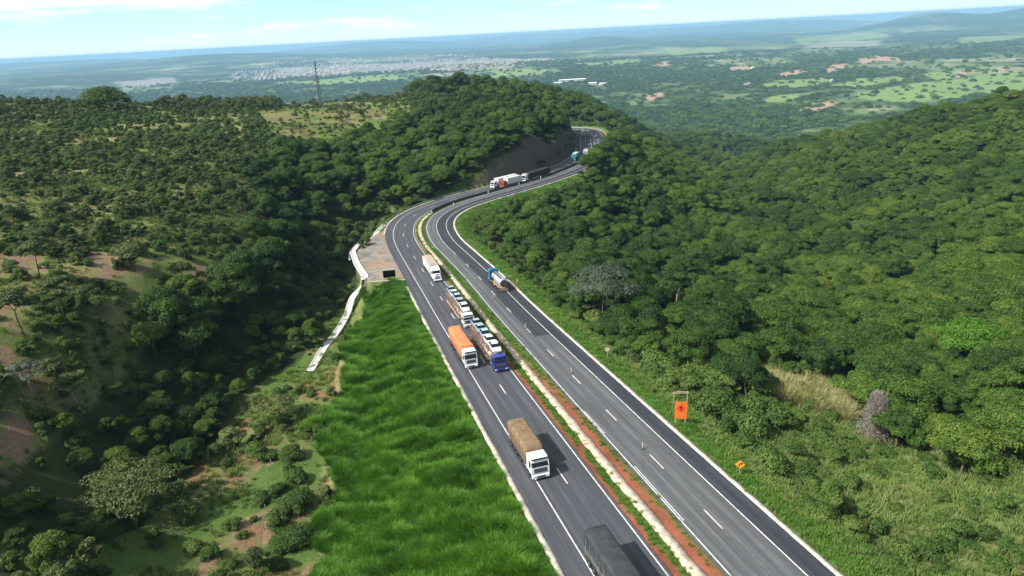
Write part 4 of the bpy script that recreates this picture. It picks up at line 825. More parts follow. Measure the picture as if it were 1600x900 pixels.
def tractor_rear(root, x0, x1, W, axles, fy=.95):
    mb = MB(); 
    for s in (-1, 1): mb.box(((x0+x1)/2, s*.42, .80), (abs(x1-x0), .10, .28), .01)
    mb.box(((x0+x1)/2, 0, .80), (.12, .9, .22)); mb.box((x1+.4, 0, .8), (.12, .9, .22)); mb.build('chassis', CHS, root)
    for s in (-1, 1): mb = MB(); mb.tube((x0-.1, s*.95, .72), (x0-1.25, s*.95, .72), .30, 14); mb.build('fuel_tank', CHROME, root)
def axle(root, x, W, dual=True, r=.5):
    for s in (-1, 1): wheel(root, x, s*(W/2-(.30 if dual else .17)), r, .56 if dual else .32)
    mb = MB(); mb.tube((x, -W/2+.4, r), (x, W/2-.4, r), .08, 8); mb.build('axle', CHS, root)
def mudguards(root, xs, W):
    for s in (-1, 1):
        mb = MB()
        for x in xs:
            for k in range(5): a = math.radians(20+35*k); mb.box((x+.62*math.cos(a), s*(W/2-.28), .5+.62*math.sin(a)), (.30, .52, .03), 0, 0, -(a-math.pi/2))
        mb.build('mudguard', BLK, root)
def cloth_sheet(name, xs, W, zt, zs, matn, root, hump=.10, sag=.0, amp=.05, seed=1, ny=17, ridge=0.0, skirt=.4, tuck=0.0):
    """tarpaulin over a load: one sheet with creases that hangs over both sides and ends"""
    x0, x1 = xs; nx = 46; V = []; r = np.random.default_rng(seed); yy = np.linspace(-1, 1, ny)
    for i in range(nx):
        u = i/(nx-1); x = x0+(x1-x0)*u
        for j, v in enumerate(yy):
            ed = max(0, (abs(v)-.86)/.14); y = v*W/2/.86 if abs(v) < .86 else math.copysign(W/2+.015+.02*math.sin(x*5), v)
            z = zt+hump*(1-(v/.86)**2)*(abs(v) < .86)-ed*(zt-zs)-sag*math.exp(-((u-.5)/.3)**2)*(1-v*v)
            nz_ = vnoise(np.array([x*1.4+seed]), np.array([y*1.8+seed]), seed)[0]-.5; n2 = vnoise(np.array([x*3.5+seed]), np.array([y*.9]), seed+4)[0]-.5
            z += (nz_*amp*2+n2*amp)*(1-ed)+ridge*(math.exp(-((x-(x0+x1)/2)/.08)**2))*(1-ed)
            if i in (0, nx-1): z = z-tuck if tuck else z
            V.append((x, y, z))
    V = np.array(V); F = [(i*ny+j, (i+1)*ny+j, (i+1)*ny+j+1, i*ny+j+1) for i in range(nx-1) for j in range(ny-1)]
    n = len(V); e0 = [(0, j) for j in range(ny)]
    # end flaps
    V = list(map(tuple, V)); F = list(F)
    for i, dx in ((0, .02 if x0 > x1 else -.02), (nx-1, -.02 if x0 > x1 else .02)):
        base = len(V)
        for j in range(ny): p = V[i*ny+j]; V.append((p[0]+dx, p[1], min(p[2], zs)-.02))
        F += [(i*ny+j, i*ny+j+1, base+j+1, base+j) for j in range(ny-1)]
    return link(name, mesh_np(name, np.array(V), np.array(F), matn, True), root)
def trailer_running(root, x0, x1, W, axx, r=.5):
    mb = MB()
    for s in (-1, 1): mb.box(((x0+x1)/2, s*.5, 1.12), (abs(x1-x0), .12, .30), .01)
    for k in range(int(abs(x1-x0)/1.2)): mb.box((x0-.6-1.2*k, 0, 1.18), (.10, W*.94, .12))
    mb.build('trailer_chassis', CHS, root)
    for x in axx: axle(root, x, W, True, r)
    for s in (-1, 1):
        mb = MB(); mb.box(((x0+axx[0])/2-1.2, s*(W/2-.08), .78), (abs(x0-axx[0])-3.6, .04, .30), .01); mb.build('side_guard', CHROME if s > 0 else BLK, root)
    mb = MB(); mb.box((x1+.05, 0, .62), (.10, W*.95, .14), .02); mb.build('rear_bumper', BLK, root)
    for s in (-1, 1): mb = MB(); mb.box((x1-.02, s*W*.4, .85), (.05, .36, .14), .02); mb.build('tail_light', REDL, root)
def place(root, P, N, T, front, off, length, direction):
    """front bumper at the road point nearest to front, rear wheels on the road behind it"""
    i = int(np.argmin(((P-np.array(front[:2])-0)**2).sum(1))); di = int(length)*(1 if direction < 0 else -1); j = min(max(i+di, 0), len(P)-1)
    a = P[i]+N[i]*off; b = P[j]+N[j]*off; A = Vector((a[0], a[1], float(zr(a[1])))); B = Vector((b[0], b[1], float(zr(b[1])))); f = (A-B).normalized(); s = Vector((0, 0, 1)).cross(f).normalized(); u = f.cross(s)
    m = Matrix(((f.x, s.x, u.x, A.x), (f.y, s.y, u.y, A.y), (f.z, s.z, u.z, A.z+.012), (0, 0, 0, 1))); root.matrix_world = m; return m
def semi(name, label, cab_mat, front, off, tl, cargo, cargo_mat, wall_mat, P=LC, N=LN, T=LT, direction=-1, Hc=3.3, wall_h=2.55, top=3.75, W=2.6, gap=.55, group=None, axn=3, cat='truck', seed=1, deflect=False):
    root = link(name, None, label=label, cat=cat, group=group); L = 2.25
    cab_over(root, 2.48, Hc, L, cab_mat, deflect); axle(root, -1.45, 2.48, False); tx = -L-gap
    tractor_rear(root, -L, -L-3.6, 2.48, 2); axle(root, -L-2.0, 2.48); axle(root, -L-3.25, 2.48); mudguards(root, (-L-2.0, -L-3.25), 2.48)
    x0 = tx; x1 = tx-tl; rear = [x1+1.0+1.25*k for k in range(axn)][::-1]
    trailer_running(root, x0-.2, x1, W, rear)
    mb = MB(); mb.box((L*-.5, 0, .8), (L*.8, .9, .3)); mb.build('front_frame', CHS, root)
    if cargo == 'box':
        mb = MB(); mb.box(((x0+x1)/2, 0, (1.30+top)/2), (tl, W, top-1.30), .04); mb.build('cargo_box', cargo_mat, root)
        mb = MB()
        for k in range(int(tl/1.1)+1):
            for s in (-1, 1): mb.box((x0-.25-1.1*k, s*(W/2+.012), (1.3+top)/2), (.05, .025, top-1.5))
        mb.build('side_ribs', wall_mat, root); mb = MB(); mb.box(((x0+x1)/2, 0, top+.012), (tl-.3, W-.3, .03), .01); mb.build('roof_panel', wall_mat, root)
        for s in (-1, 1): mb = MB(); mb.box((x1-.02, s*W*.245, (1.4+top)/2), (.05, W*.47, top-1.55), .01); mb.build('rear_door', cargo_mat, root)
    else:
        mb = MB()
        for s in (-1, 1): mb.box(((x0+x1)/2, s*(W/2-.03), (1.28+wall_h)/2), (tl, .06, wall_h-1.28), .01)
        for xx in (x0-.03, x1+.03): mb.box((xx, 0, (1.28+wall_h)/2), (.06, W-.13, wall_h-1.28), .01)
        mb.box(((x0+x1)/2, 0, 1.30), (tl-.1, W-.1, .10)); mb.build('load_bed', wall_mat, root)
        mb = MB()
        for k in range(int(tl/.9)+1):
            for s in (-1, 1): mb.box((min(x0-.08, x0-.08)-.9*k, s*(W/2+.02), (1.28+wall_h)/2), (.07, .05, wall_h-1.28))
        mb.build('stakes', wall_mat, root)
        if cargo == 'tarp': cloth_sheet('tarpaulin', (x0+.02, x1-.02), W, top-.1, wall_h-.5, cargo_mat, root, .12, 0, .055, seed, ridge=.07)
        if cargo == 'sag':
            cloth_sheet('tarpaulin', (x0+.02, x1-.02), W, top-.22, wall_h-.75, cargo_mat, root, .16, .28, .09, seed)
            for xx in (x0-.12, x1+.15): mb = MB(); mb.box((xx, 0, top-.16), (.30, W*.96, .34), .12); mb.build('tarpaulin_roll', cargo_mat, root)
        if cargo == 'flat': cloth_sheet('tarpaulin', (x0+.02, x1-.02), W, top, wall_h-.9, cargo_mat, root, .05, 0, .02, seed, ridge=.05)
        mb = MB()
        for k in range(int(tl/1.5)):
            x = x0-1.0-1.5*k
            for s in (-1, 1): mb.tube((x, s*(W/2+.05), top-.15), (x+.25, s*(W/2+.05), 1.35), .014, 4)
        mb.build('lashing_straps', BLK, root)
    place(root, P, N, T, front, off, 2.25+gap+tl-2, direction); return root
TB = paint('tarp_brown', (.21,.15,.09), .9, 0, .3, 1.2, .1, .4); TO = paint('tarp_orange', (.62,.22,.095), .8, 0, .22, .9, .15, .4); TG = paint('tarp_dark_green', (.046,.052,.056), .7, 0, .4, .8, .2, .5)
WB = paint('weathered_wood_wall', (.20,.14,.10), .85, 0, .4, 1.5, .2); WO = paint('orange_wall', (.50,.22,.12), .7, 0, .35, 1.2); WG = paint('grey_wall', (.14,.15,.15), .7, 0, .4, 1.2); BOXW = paint('box_white', (.74,.74,.72), .5, 0, .2, .6); BOXT = paint('box_roof_tan', (.44,.33,.27), .6, 0, .2, .8); RIBW = paint('rib_grey', (.6,.6,.6), .5, 0, .2, 2)
BLU = paint('cab_blue', (.025,.045,.26), .25, 0, .25, 1); BLT = paint('cab_light_blue', (.03,.17,.36), .35, 0, .3, 1); REDC = paint('cab_red', (.45,.06,.035), .4, 0, .3, 1); STEEL = paint('tank_steel', (.66,.72,.78), .22, .45, .25, .9); RUST = paint('rusty_frame', (.30,.17,.11), .85, 0, .45, 2.5); DRUST = paint('dusty_frame', (.38,.26,.18), .85, 0, .4, 2.5)
brown = semi('tarp_truck', 'white cab truck with brown tarpaulin load straddling the left edge line', WHT, gp(846, 752), -2.95, 8.4, 'tarp', TB, WB, seed=3, top=3.85, wall_h=2.9, gap=.3, Hc=3.1)
# broken green and white writing on its roof stays too faint to read
orange = semi('tarp_truck', 'white cab truck with sagging orange tarpaulin beside the blue car carrier', WHT, gp(737, 578), -3.0, 12.2, 'sag', TO, WO, seed=7, top=3.9, wall_h=2.8, gap=.35, Hc=3.35)
bm_front = (6.9+.276*(60.7-44), 44.0)
dark = semi('tarp_truck', 'long trailer under dark grey green tarpaulin leaving the picture at the bottom', WHT, (LC[int(np.argmin(np.abs(LC[:, 1]-43.5)))]), -2.35, 14.2, 'flat', TG, WG, seed=11, top=4.05, wall_h=3.0, Hc=3.3, axn=4)
# conventional (nosed) box truck
def nosed(name, label, front, off, tl):
    root = link(name, None, label=label, cat='truck'); h = 1.2
    mb = MB(); mb.prism([(-.1, .75), (0, 1.0), (-.12, 1.75), (-1.6, 2.05), (-1.6, .75)], -h*.78, h*.78); mb.build('hood', WHT, root)
    mb = MB(); mb.box((-.82, 0, 2.0), (1.1, 1.2, .05), .02, 0, -.2); mb.build('hood_panel', BLK, root)
    mb = MB(); mb.prism([(-1.55, .85), (-1.55, 2.1), (-1.95, 2.85), (-2.3, 3.15), (-4.0, 3.55), (-4.3, 3.55), (-4.3, .85)], -h, h); mb.build('cab', WHT, root)
    mb = MB(); a, b = (-1.56, 2.12), (-1.93, 2.82)
    mb.add([(a[0]+.02, -h*.92, a[1]), (a[0]+.02, h*.92, a[1]), (b[0]+.02, h*.9, b[1]), (b[0]+.02, -h*.9, b[1]), (a[0]-.05, -h*.92, a[1]), (a[0]-.05, h*.92, a[1]), (b[0]-.05, h*.9, b[1]), (b[0]-.05, -h*.9, b[1])], [(0,1,2,3),(4,7,6,5),(0,4,5,1),(1,5,6,2),(2,6,7,3),(3,7,4,0)]); mb.build('windshield', GLASS, root)
    mb = MB(); mb.box((0, 0, 1.30), (.08, 1.2, .8), .03); mb.build('grille', CHROME, root); mb = MB(); mb.box((.03, 0, .62), (.3, 2.4, .4), .08); mb.build('bumper', WHT, root)
    for s in (-1, 1):
        mb = MB(); mb.box((-.9, s*1.05, 1.15), (1.5, .36, .55), .12); mb.build('fender', WHT, root); mb = MB(); mb.box((.0, s*1.0, 1.15), (.12, .3, .25), .03); mb.build('headlight', LAMP, root)
        mb = MB(); mb.box((-1.7, s*1.42, 2.35), (.12, .2, .6), .03); mb.tube((-1.75, s*1.15, 2.4), (-1.7, s*1.4, 2.4), .03, 5); mb.build('mirror', BLK, root)
        mb = MB(); mb.box((-2.5, s*1.2, 2.35), (.8, .03, .6), .01); mb.build('side_window', GLASS, root)
    axle(root, -1.0, 2.45, False); tractor_rear(root, -4.3, -7.6, 2.48, 2); axle(root, -6.0, 2.48); axle(root, -7.25, 2.48)
    x0 = -4.9; x1 = x0-tl; trailer_running(root, x0-.2, x1, 2.6, [x1+3.5, x1+2.25, x1+1.0])
    mb = MB(); mb.box(((x0+x1)/2, 0, 2.5), (tl, 2.6, 2.5), .03); mb.build('cargo_box', RIBW, root); mb = MB(); mb.box(((x0+x1)/2, 0, 3.775), (tl-.1, 2.5, .05), .01); mb.build('cargo_roof', BOXT, root)
    mb = MB(); mb.box((x0-.9, 0, 3.82), (.35, 1.2, .05), .01); mb.build('roof_vent', WG, root)
    place(root, LC, LN, LT, front, off, 16, -1); return root
nosed('box_truck', 'white long nosed truck pulling a trailer with a pale tan roof', gp(684, 441), 1.9, 11.5)
# tanker
root = link('tanker_truck', None, label='light blue cab tanker truck with shiny steel tank driving away', cat='truck')
cab_over(root, 2.48, 3.5, 2.1, BLT, True); mb = MB(); mb.box((-2.12, 0, 2.2), (.06, 2.3, 2.4), .02); mb.build('cab_back', paint('navy', (.02,.035,.10), .5), root)
axle(root, -1.4, 2.48, False); tractor_rear(root, -2.1, -6.2, 2.48, 2); axle(root, -4.6, 2.48); axle(root, -5.85, 2.48)
mb = MB(); n = 22; xs = [(-2.9, .55), (-3.05, .95), (-3.3, 1.12), (-11.3, 1.12), (-11.6, .95), (-11.75, .5)]; V = []; F = []
for x_, r_1 in xs:
    for i in range(n): a = 2*math.pi*i/n; V.append((x_, r_1*math.cos(a), 2.45+r_1*.95*math.sin(a)))
F = [(k*n+i, k*n+(i+1) % n, (k+1)*n+(i+1) % n, (k+1)*n+i) for k in range(5) for i in range(n)]+[tuple(range(n)), tuple(range(5*n, 6*n))[::-1]]
mb.add(V, F); tk = mb.build('tank', STEEL, root, True)
mb = MB()
for x_ in (-3.4, -5.8, -8.2, -10.9): 
    V = []; 
    for xx in (x_-.06, x_+.06):
        for i in range(n): a = 2*math.pi*i/n; V.append((xx, 1.145*math.cos(a), 2.45+1.09*math.sin(a)))
    mb.add(V, [(i, (i+1) % n, n+(i+1) % n, n+i) for i in range(n)])
mb.build('band', CHROME, tk); mb = MB()
for x_ in (-5.0, -7.2, -9.4): mb.tube((x_, 0, 3.45), (x_, 0, 3.68), .28, 12)
mb.build('hatch', CHROME, tk); mb = MB(); mb.box((-7.2, .42, 3.52), (7.6, .4, .05)); mb.build('walkway', BLK, tk)
mb = MB(); mb.tube((-11.62, 0, 2.45), (-11.78, 0, 2.45), .93, 20, .8); mb.build('tank_end', paint('tank_end_dark', (.05,.052,.055), .6), tk)
mb = MB(); mb.box((-7.6, 0, 1.15), (8.4, 1.1, .35), .02)
for s in (-1, 1): mb.box((-6.4, s*1.05, .95), (1.1, .4, .6), .05); mb.box((-8.0, s*1.08, 1.25), (7.0, .32, .10), .02)
mb.build('frame', DRUST, root)
for x_ in (-8.2, -9.5, -10.8): axle(root, x_, 2.55)
mb = MB(); mb.box((-11.7, 0, .8), (.2, 2.5, .3), .03); mb.box((-11.9, 0, .45), (.10, 2.4, .12), .02); mb.build('rear_bumper', DRUST, root)
for s in (-1, 1): mb = MB(); mb.box((-11.83, s*1.0, .82), (.06, .35, .16), .02); mb.build('tail_light', REDL, root)
place(root, RC, RN, RTn, gp(779, 437), 2.75, 11, 1)
# cars
def make_car(name, label, body, group, hatch=False):
    root = link(name, None, label=label, cat='car', group=group); L = 4.0; h = .82
    prof = [(-.02, .35), (0, .62), (-.10, .78), (-.95, .98), (-1.02, .95), (-3.1 if not hatch else -3.9, 1.0), (-3.95, .92), (-4.0, .6), (-3.95, .35)]
    mb = MB(); mb.prism(prof, -h, h); mb.build('body', body, root)
    top = [(-.98, .955), (-1.62, 1.44), (-2.2, 1.50), (-3.0, 1.46), (-3.62 if not hatch else -3.85, .985)]
    mb = MB(); V = []; n = len(top)
    for s in (-1, 1):
        for x_, z_ in top: V.append((x_, s*(h*.97-(z_-.95)*.28), z_))
    mb.add(V, [(i, n+i, n+i+1, i+1) for i in range(n-1)]+[tuple(range(n)), tuple(range(n, 2*n))[::-1]]); mb.build('windows', GLASS, root)
    mb = MB(); V = []
    for s in (-1, 1):
        for x_, z_ in ((-1.60, 1.455), (-2.2, 1.53), (-3.05, 1.475)): V.append((x_, s*(h*.97-(z_-.95)*.27), z_))
    V += [(x_, y_, z_-.05) for x_, y_, z_ in V]; mb.add(V, [(0,1,4,3),(1,2,5,4),(6,9,10,7),(7,10,11,8),(0,3,9,6),(2,8,11,5),(0,6,7,1),(1,7,8,2),(3,4,10,9),(4,5,11,10)]); mb.build('roof', body, root)
    for s in (-1, 1):
        mb = MB(); mb.box((-.05, s*.6, .68), (.14, .34, .13), .03); mb.build('headlight', LAMP, root)
        for x_ in (-.78, -3.2): wheel(root, x_, s*(h-.08), .31, .2)
    return root
CW = paint('car_white', (.80,.81,.82), .25, 0, .06, 1); CS = paint('car_silver', (.50,.56,.62), .25, .3, .1, 1); CB = paint('car_pale_blue', (.42,.55,.66), .25, .2, .1, 1); CD = paint('car_dark', (.05,.055,.07), .25, 0, .2, 1)
def carrier(name, label, cab_mat, front, off, tops, lows, tag_):
    root = link(name, None, label=label, cat='car carrier'); W = 2.55
    cab_over(root, 2.48, 2.95, 2.1, cab_mat, False); axle(root, -1.4, 2.48, False); tractor_rear(root, -2.1, -5.2, 2.48, 2); axle(root, -4.4, 2.48)
    mb = MB(); x0, x1 = -1.2, -20.3
    def deckz(x_): return 3.25-.35*ss(-6, -1, x_)*1.0-.25*ss(-17, -20.5, x_) if False else 2.95+.30*float(ss(1.0, 6.0, -x_))-.35*float(ss(16.5, 20.3, -x_))
    top_d = MB()
    for s in (-1, 1):
        xs_ = np.linspace(x0, x1, 24)
        for a, b in zip(xs_, xs_[1:]): top_d.tube((a, s*1.22, deckz(a)), (b, s*1.22, deckz(b)), .07, 6); top_d.box(((a+b)/2, s*.72, (deckz(a)+deckz(b))/2-.02), (abs(b-a)+.02, .45, .05), 0, 0, math.atan2(deckz(b)-deckz(a), a-b))
    top_d.build('upper_deck', RUST, root)
    low = MB()
    for s in (-1, 1): low.box((-12.6, s*1.1, 1.0), (15.2, .30, .16), .02); low.box((-12.6, s*.45, .85), (15.2, .16, .3), .02); low.box((-12.6, s*1.25, .82), (14.8, .05, .28), .01)
    for k in range(12): low.box((-5.6-1.25*k, 0, .88), (.12, 2.3, .14))
    low.build('lower_deck', DRUST, root)
    for s in (-1, 1):
        pm = MB()
        for k in range(8):
            x_ = -2.7-2.45*k; pm.tube((x_, s*1.24, .95 if k else 1.0), (x_+(.25 if k % 2 else -.25), s*1.24, deckz(x_)), .055, 5)
            if k < 7: pm.tube((x_, s*1.24, 1.2), (x_-2.2, s*1.24, deckz(x_-2.2)-.15), .03, 5)
        pm.build('side_posts', RUST if s < 0 else DRUST, root)
        rm = MB()
        for a, b in zip(np.linspace(x0, x1, 14)[:-1], np.linspace(x0, x1, 14)[1:]): rm.tube((a, s*1.27, deckz(a)+.42), (b, s*1.27, deckz(b)+.42), .02, 4); rm.tube((a, s*1.27, deckz(a)), (a, s*1.27, deckz(a)+.42), .02, 4)
        rm.build('hand_rail', RUST, root)
    for x_ in (-13.6, -14.9): axle(root, x_, 2.5, True, .42)
    mb = MB(); mb.box((-20.3, 0, .7), (.1, 2.5, .2), .02); mb.build('rear_bumper', CHS, root)
    for s in (-1, 1): mb = MB(); mb.box((-20.37, s*1.0, .9), (.05, .35, .14), .02); mb.build('tail_light', REDL, root)
    m = place(root, LC, LN, LT, front, off, 19, -1)
    for k, (mt, lb) in enumerate(tops):
        c = make_car('car', lb, mt, None, k % 2 == 0); x_ = -2.0-3.72*k; a = deckz(x_); b = deckz(x_-4); pit = math.atan2(a-b, 4)+(.05 if k % 2 else -.03)
        c.matrix_world = m@Matrix.Translation((x_, 0, (a+b)/2+.02+(a-b)/2-.02))@Matrix.Rotation(-pit, 4, 'Y')
    for k in range(lows):
        c = make_car('car', f'partly hidden car on the lower deck of the {tag_} car carrier', (CW, CS, CD)[k % 3], f'cars on the lower deck of the {tag_} carrier', True); c.matrix_world = m@Matrix.Translation((-5.4-4.35*k*.97, 0, 1.1))
    return root
carrier('car_carrier', 'two deck car carrier with dark blue cab beside the orange truck', BLU, gp(786, 583), 1.75, [(CW, 'white car right behind the dark blue carrier cab, foremost on its upper deck'), (CW, 'white car second from the dark blue cab on the upper deck'), (CB, 'pale blue car with open dark roof area in the middle of the front carrier'), (CB, 'pale blue car second from the rear of the front carrier'), (CS, 'silver blue car at the tail of the front carrier')], 3, 'blue cab')
carrier('car_carrier', 'two deck car carrier with white cab following the blue cabbed one', WHT, gp(735, 512), 1.75, [(CW, 'white car right behind the white carrier cab, foremost on its upper deck'), (CS, 'silver car second from the white cab on the rear carrier'), (CB, 'pale blue car in the middle of the rear carrier'), (CW, 'white car second from the tail of the rear carrier'), (CB, 'pale green blue car at the tail of the rear carrier')], 3, 'white cab')
# far trucks
semi('box_truck', 'white truck with long white box trailer on the outside lane of the far bend', WHT, gp(760, 293), -1.2, 13.0, 'box', BOXW, RIBW, top=4.2, Hc=3.2, seed=4)
semi('box_truck', 'red cab truck with white box beside the long white truck in the bend', REDC, gp(783, 293.5), 1.9, 9.0, 'box', BOXW, RIBW, top=4.1, Hc=3.1, seed=5)
semi('tarp_truck', 'white cab truck pulling a long black trailer out of the rock cut', WHT, gp(812, 284), 1.7, 18, 'flat', paint('tarp_black', (.03,.03,.034), .7), BLK, top=3.9, wall_h=3.1, Hc=3.6, seed=6)
semi('box_truck', 'turquoise truck in the shade at the foot of the rock cut', paint('cab_teal', (.05,.30,.36), .4), gp(884, 252), -1.6, 8.5, 'box', paint('box_teal', (.10,.40,.46), .5), RIBW, top=3.9, Hc=3.1, seed=8)
semi('box_truck', 'pale grey truck behind the turquoise one, half hidden by trees', WHT, gp(899, 245), 1.7, 6.0, 'box', BOXW, RIBW, top=4.0, Hc=3.1, seed=9)
semi('box_truck', 'white box truck in the sun at the end of the rock shadow', WHT, gp(905, 213), -1.7, 13, 'box', BOXW, RIBW, top=4.1, Hc=3.2, seed=12)
semi('box_truck', 'dark roofed truck rounding the most distant bend', paint('cab_grey', (.3,.32,.35), .4), gp(917, 214), 1.7, 8, 'box', WG, RIBW, top=4.0, Hc=3.1, seed=13)
c = make_car('car', 'small white car alone on the farthest bend of the right carriageway', CW, None, True); place(c, RC, RN, RTn, gp(931, 214), -1.8, 4, 1)
# ------------------------------------------------------------------ roadside objects
def road_pt(P, N, i, off, dz=0): p = P[i]+N[i]*off; return Vector((p[0], p[1], float(zr(p[1]))+dz))
# concrete median barrier through the bend
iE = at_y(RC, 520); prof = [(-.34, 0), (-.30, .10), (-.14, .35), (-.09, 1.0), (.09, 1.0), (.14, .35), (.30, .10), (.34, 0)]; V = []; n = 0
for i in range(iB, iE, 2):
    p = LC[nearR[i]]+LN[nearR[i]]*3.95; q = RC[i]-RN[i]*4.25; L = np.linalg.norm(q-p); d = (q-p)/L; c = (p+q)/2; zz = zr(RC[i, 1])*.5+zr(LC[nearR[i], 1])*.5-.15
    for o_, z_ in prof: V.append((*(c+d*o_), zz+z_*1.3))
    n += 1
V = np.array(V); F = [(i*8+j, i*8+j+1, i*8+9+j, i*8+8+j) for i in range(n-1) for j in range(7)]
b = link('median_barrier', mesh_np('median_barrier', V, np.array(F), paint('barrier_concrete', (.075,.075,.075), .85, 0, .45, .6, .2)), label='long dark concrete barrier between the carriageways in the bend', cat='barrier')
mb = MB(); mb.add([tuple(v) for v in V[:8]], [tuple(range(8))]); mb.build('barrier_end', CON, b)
# guard rails
def guard_rail(P, N, i0, i1, off, label, side):
    root = link('guard_rail', None, label=label, cat='guard rail'); st = P[i0]; V = []; prof = [(0, .45), (.05, .52), (0, .58), (.05, .65), (0, .74)]; n = 0
    for i in range(i0, i1, 2):
        p = P[i]+N[i]*off; zz = float(zr(p[1]))
        for o_, z_ in prof: q = p+N[i]*o_*side; V.append((*q, zz+z_))
        n += 1
    link('rail', mesh_np('rail', np.array(V), np.array([(i*5+j, i*5+j+1, i*5+6+j, i*5+5+j) for i in range(n-1) for j in range(4)]), paint('galvanised', (.50,.52,.53), .45, .5, .3, 1)), root)
    pm = None
    for i in range(i0, i1, 4):
        p = P[i]+N[i]*(off+.12*-side*-1)
        if pm is None: b_ = MB(); b_.box((0, 0, .3), (.1, .12, .95), .01); pm = b_.mesh('post', MATS['galvanised'])
        link('post', pm, root, (p[0], p[1], float(zr(p[1]))+.02))
guard_rail(LC, LN, at_y(LC, 243), at_y(LC, 300), -7.6, 'galvanised guard rail on the outer side of the bend below the wooded slope', -1)
guard_rail(LC, LN, at_y(LC, 395), at_y(LC, 540), -6.7, 'pale guard rail along the foot of the shaded rock cut', -1)
guard_rail(RC, RN, at_y(RC, 560), at_y(RC, 560)+62, 7.3, 'guard rail around the outside of the farthest bend', 1)
# flexible lane posts standing on the centre line
mb = MB(); mb.box((0, 0, .04), (.42, .42, .09), .03); lb_ = mb.mesh('base', BLK)
mb = MB(); mb.tube((0, 0, .05), (0, 0, 1.15), .075, 10, .055); lp_ = mb.mesh('tube', paint('faded_orange', (.52,.33,.20), .7, 0, .25, 4))
mb = MB(); mb.tube((0, 0, .75), (0, 0, .95), .078, 10); mb.tube((0, 0, .40), (0, 0, .55), .082, 10); lr_ = mb.mesh('reflective_band', WH); mb = MB(); mb.tube((0, 0, .05), (0, 0, 1.15), .075, 10, .055); lpw_ = mb.mesh('tube', WHT)
for k, (a, b) in enumerate([(1004,702),(893,583),(821,513),(771,467),(732,417),(709,322),(763,303),(811,290),(845,280)]):
    q = gp(a, b); far_ = b < 400
    t = link('lane_post', None, loc=(q[0], q[1], q[2]+.012), label='white banded lane post on the centre line of the far bend' if far_ else 'faded orange lane post with pale bands on the right carriageway', cat='traffic post', group='lane posts in the far bend' if far_ else 'lane posts along the straight')
    if far_: t.scale = (2.0, 2.0, 1.3)
    link('base', lb_, t); link('tube', lpw_ if far_ else lp_, t); link('reflective_band', lr_, t)
# signs: boards stand on the road side facing the traffic
def facing(root, p, az_): root.location = p; root.rotation_euler.z = az_
SO = paint('sign_orange', (.74,.17,.02), .6, 0, .3, 2); SR = paint('sign_red', (.72,.05,.012), .5, 0, .12, 2); SK = paint('sign_black', (.02,.02,.02), .6); SY = paint('sign_amber', (.85,.36,.02), .5, 0, .15, 2); POST = paint('sign_post', (.42,.38,.32), .7, 0, .3, 3)
def plate(pts, t0, t1, mat, name, root):
    mb = MB(); n = len(pts); mb.add([(x_, t0, z_) for x_, z_ in pts]+[(x_, t1, z_) for x_, z_ in pts], [tuple(range(n)), tuple(range(n, 2*n))[::-1]]+[(i, n+i, n+(i+1) % n, (i+1) % n) for i in range(n)]); return mb.build(name, mat, root)
p = at(1063, 664); root = link('road_works_sign', None, label='tall orange road works board with red diamond on the right verge', cat='sign')
plate([(-.9, 1.1), (.9, 1.1), (.9, 4.0), (-.9, 4.0)], 0, .06, SO, 'board', root); plate([(0, 2.15), (.72, 2.87), (0, 3.59), (-.72, 2.87)], -.008, -.002, SR, 'diamond', root)
plate([(-.07, 2.5), (.07, 2.5), (.07, 2.95), (.24, 2.95), (0, 3.28), (-.24, 2.95), (-.07, 2.95)], -.016, -.010, SK, 'arrow_symbol', root)
for s in (-1, 1): mb = MB(); mb.box((s*.7, .12, 1.9), (.12, .10, 4.2), .01); mb.build('post', POST, root)
facing(root, p, math.radians(-8))
p = at(1063, 633); root = link('wooden_barrier', None, label='bare pale wooden beam on posts behind the orange board', cat='barrier'); mb = MB(); mb.box((0, 0, 2.3), (2.8, .10, .12), .02); mb.build('beam', paint('bare_wood', (.52,.42,.28), .8, 0, .3, 2), root)
mb = MB(); mb.box((.2, .05, 2.55), (2.0, .08, .09), .02, 0, .06); mb.build('beam', MATS['bare_wood'], root)
for s in (-1, 1): mb = MB(); mb.box((s*1.1, .1, 1.1), (.12, .10, 2.9), .01); mb.build('post', MATS['bare_wood'], root)
facing(root, p, math.radians(-4))
p = at(1155, 744); root = link('warning_sign', None, label='small amber diamond sign with curved arrow on the right verge', cat='sign')
plate([(0, 1.15), (.64, 1.79), (0, 2.43), (-.64, 1.79)], 0, .04, SY, 'board', root); a_ = [(-.20,1.42),(-.05,1.42),(-.05,1.72),(.02,1.84),(.12,1.86),(.12,1.72),(.38,1.94),(.12,2.14),(.12,2.02),(-.06,1.99),(-.18,1.85)]
plate(a_, -.010, -.003, SK, 'arrow_symbol', root); mb = MB(); mb.box((0, .06, .7), (.07, .07, 2.2), .01); mb.build('post', POST, root); facing(root, p, math.radians(-12))
p = at(949, 560); root = link('round_sign', None, label='round faded white sign with red rim on the right verge', cat='sign'); mb = MB(); mb.tube((0, 0, 1.9), (0, .04, 1.9), .55, 24); mb.build('rim_disc', paint('faded_red', (.35,.13,.11), .6), root)
mb = MB(); mb.tube((0, -.012, 1.9), (0, .0, 1.9), .43, 24); mb.build('face', paint('faded_white', (.48,.46,.44), .6), root); mb = MB(); mb.box((0, .08, .9), (.08, .08, 2.4), .01); mb.build('post', POST, root); facing(root, p, math.radians(-5))
p = gp(609, 435.5); root = link('direction_sign', None, label='large sign board seen from its flat black back beside the gravel apron', cat='sign')
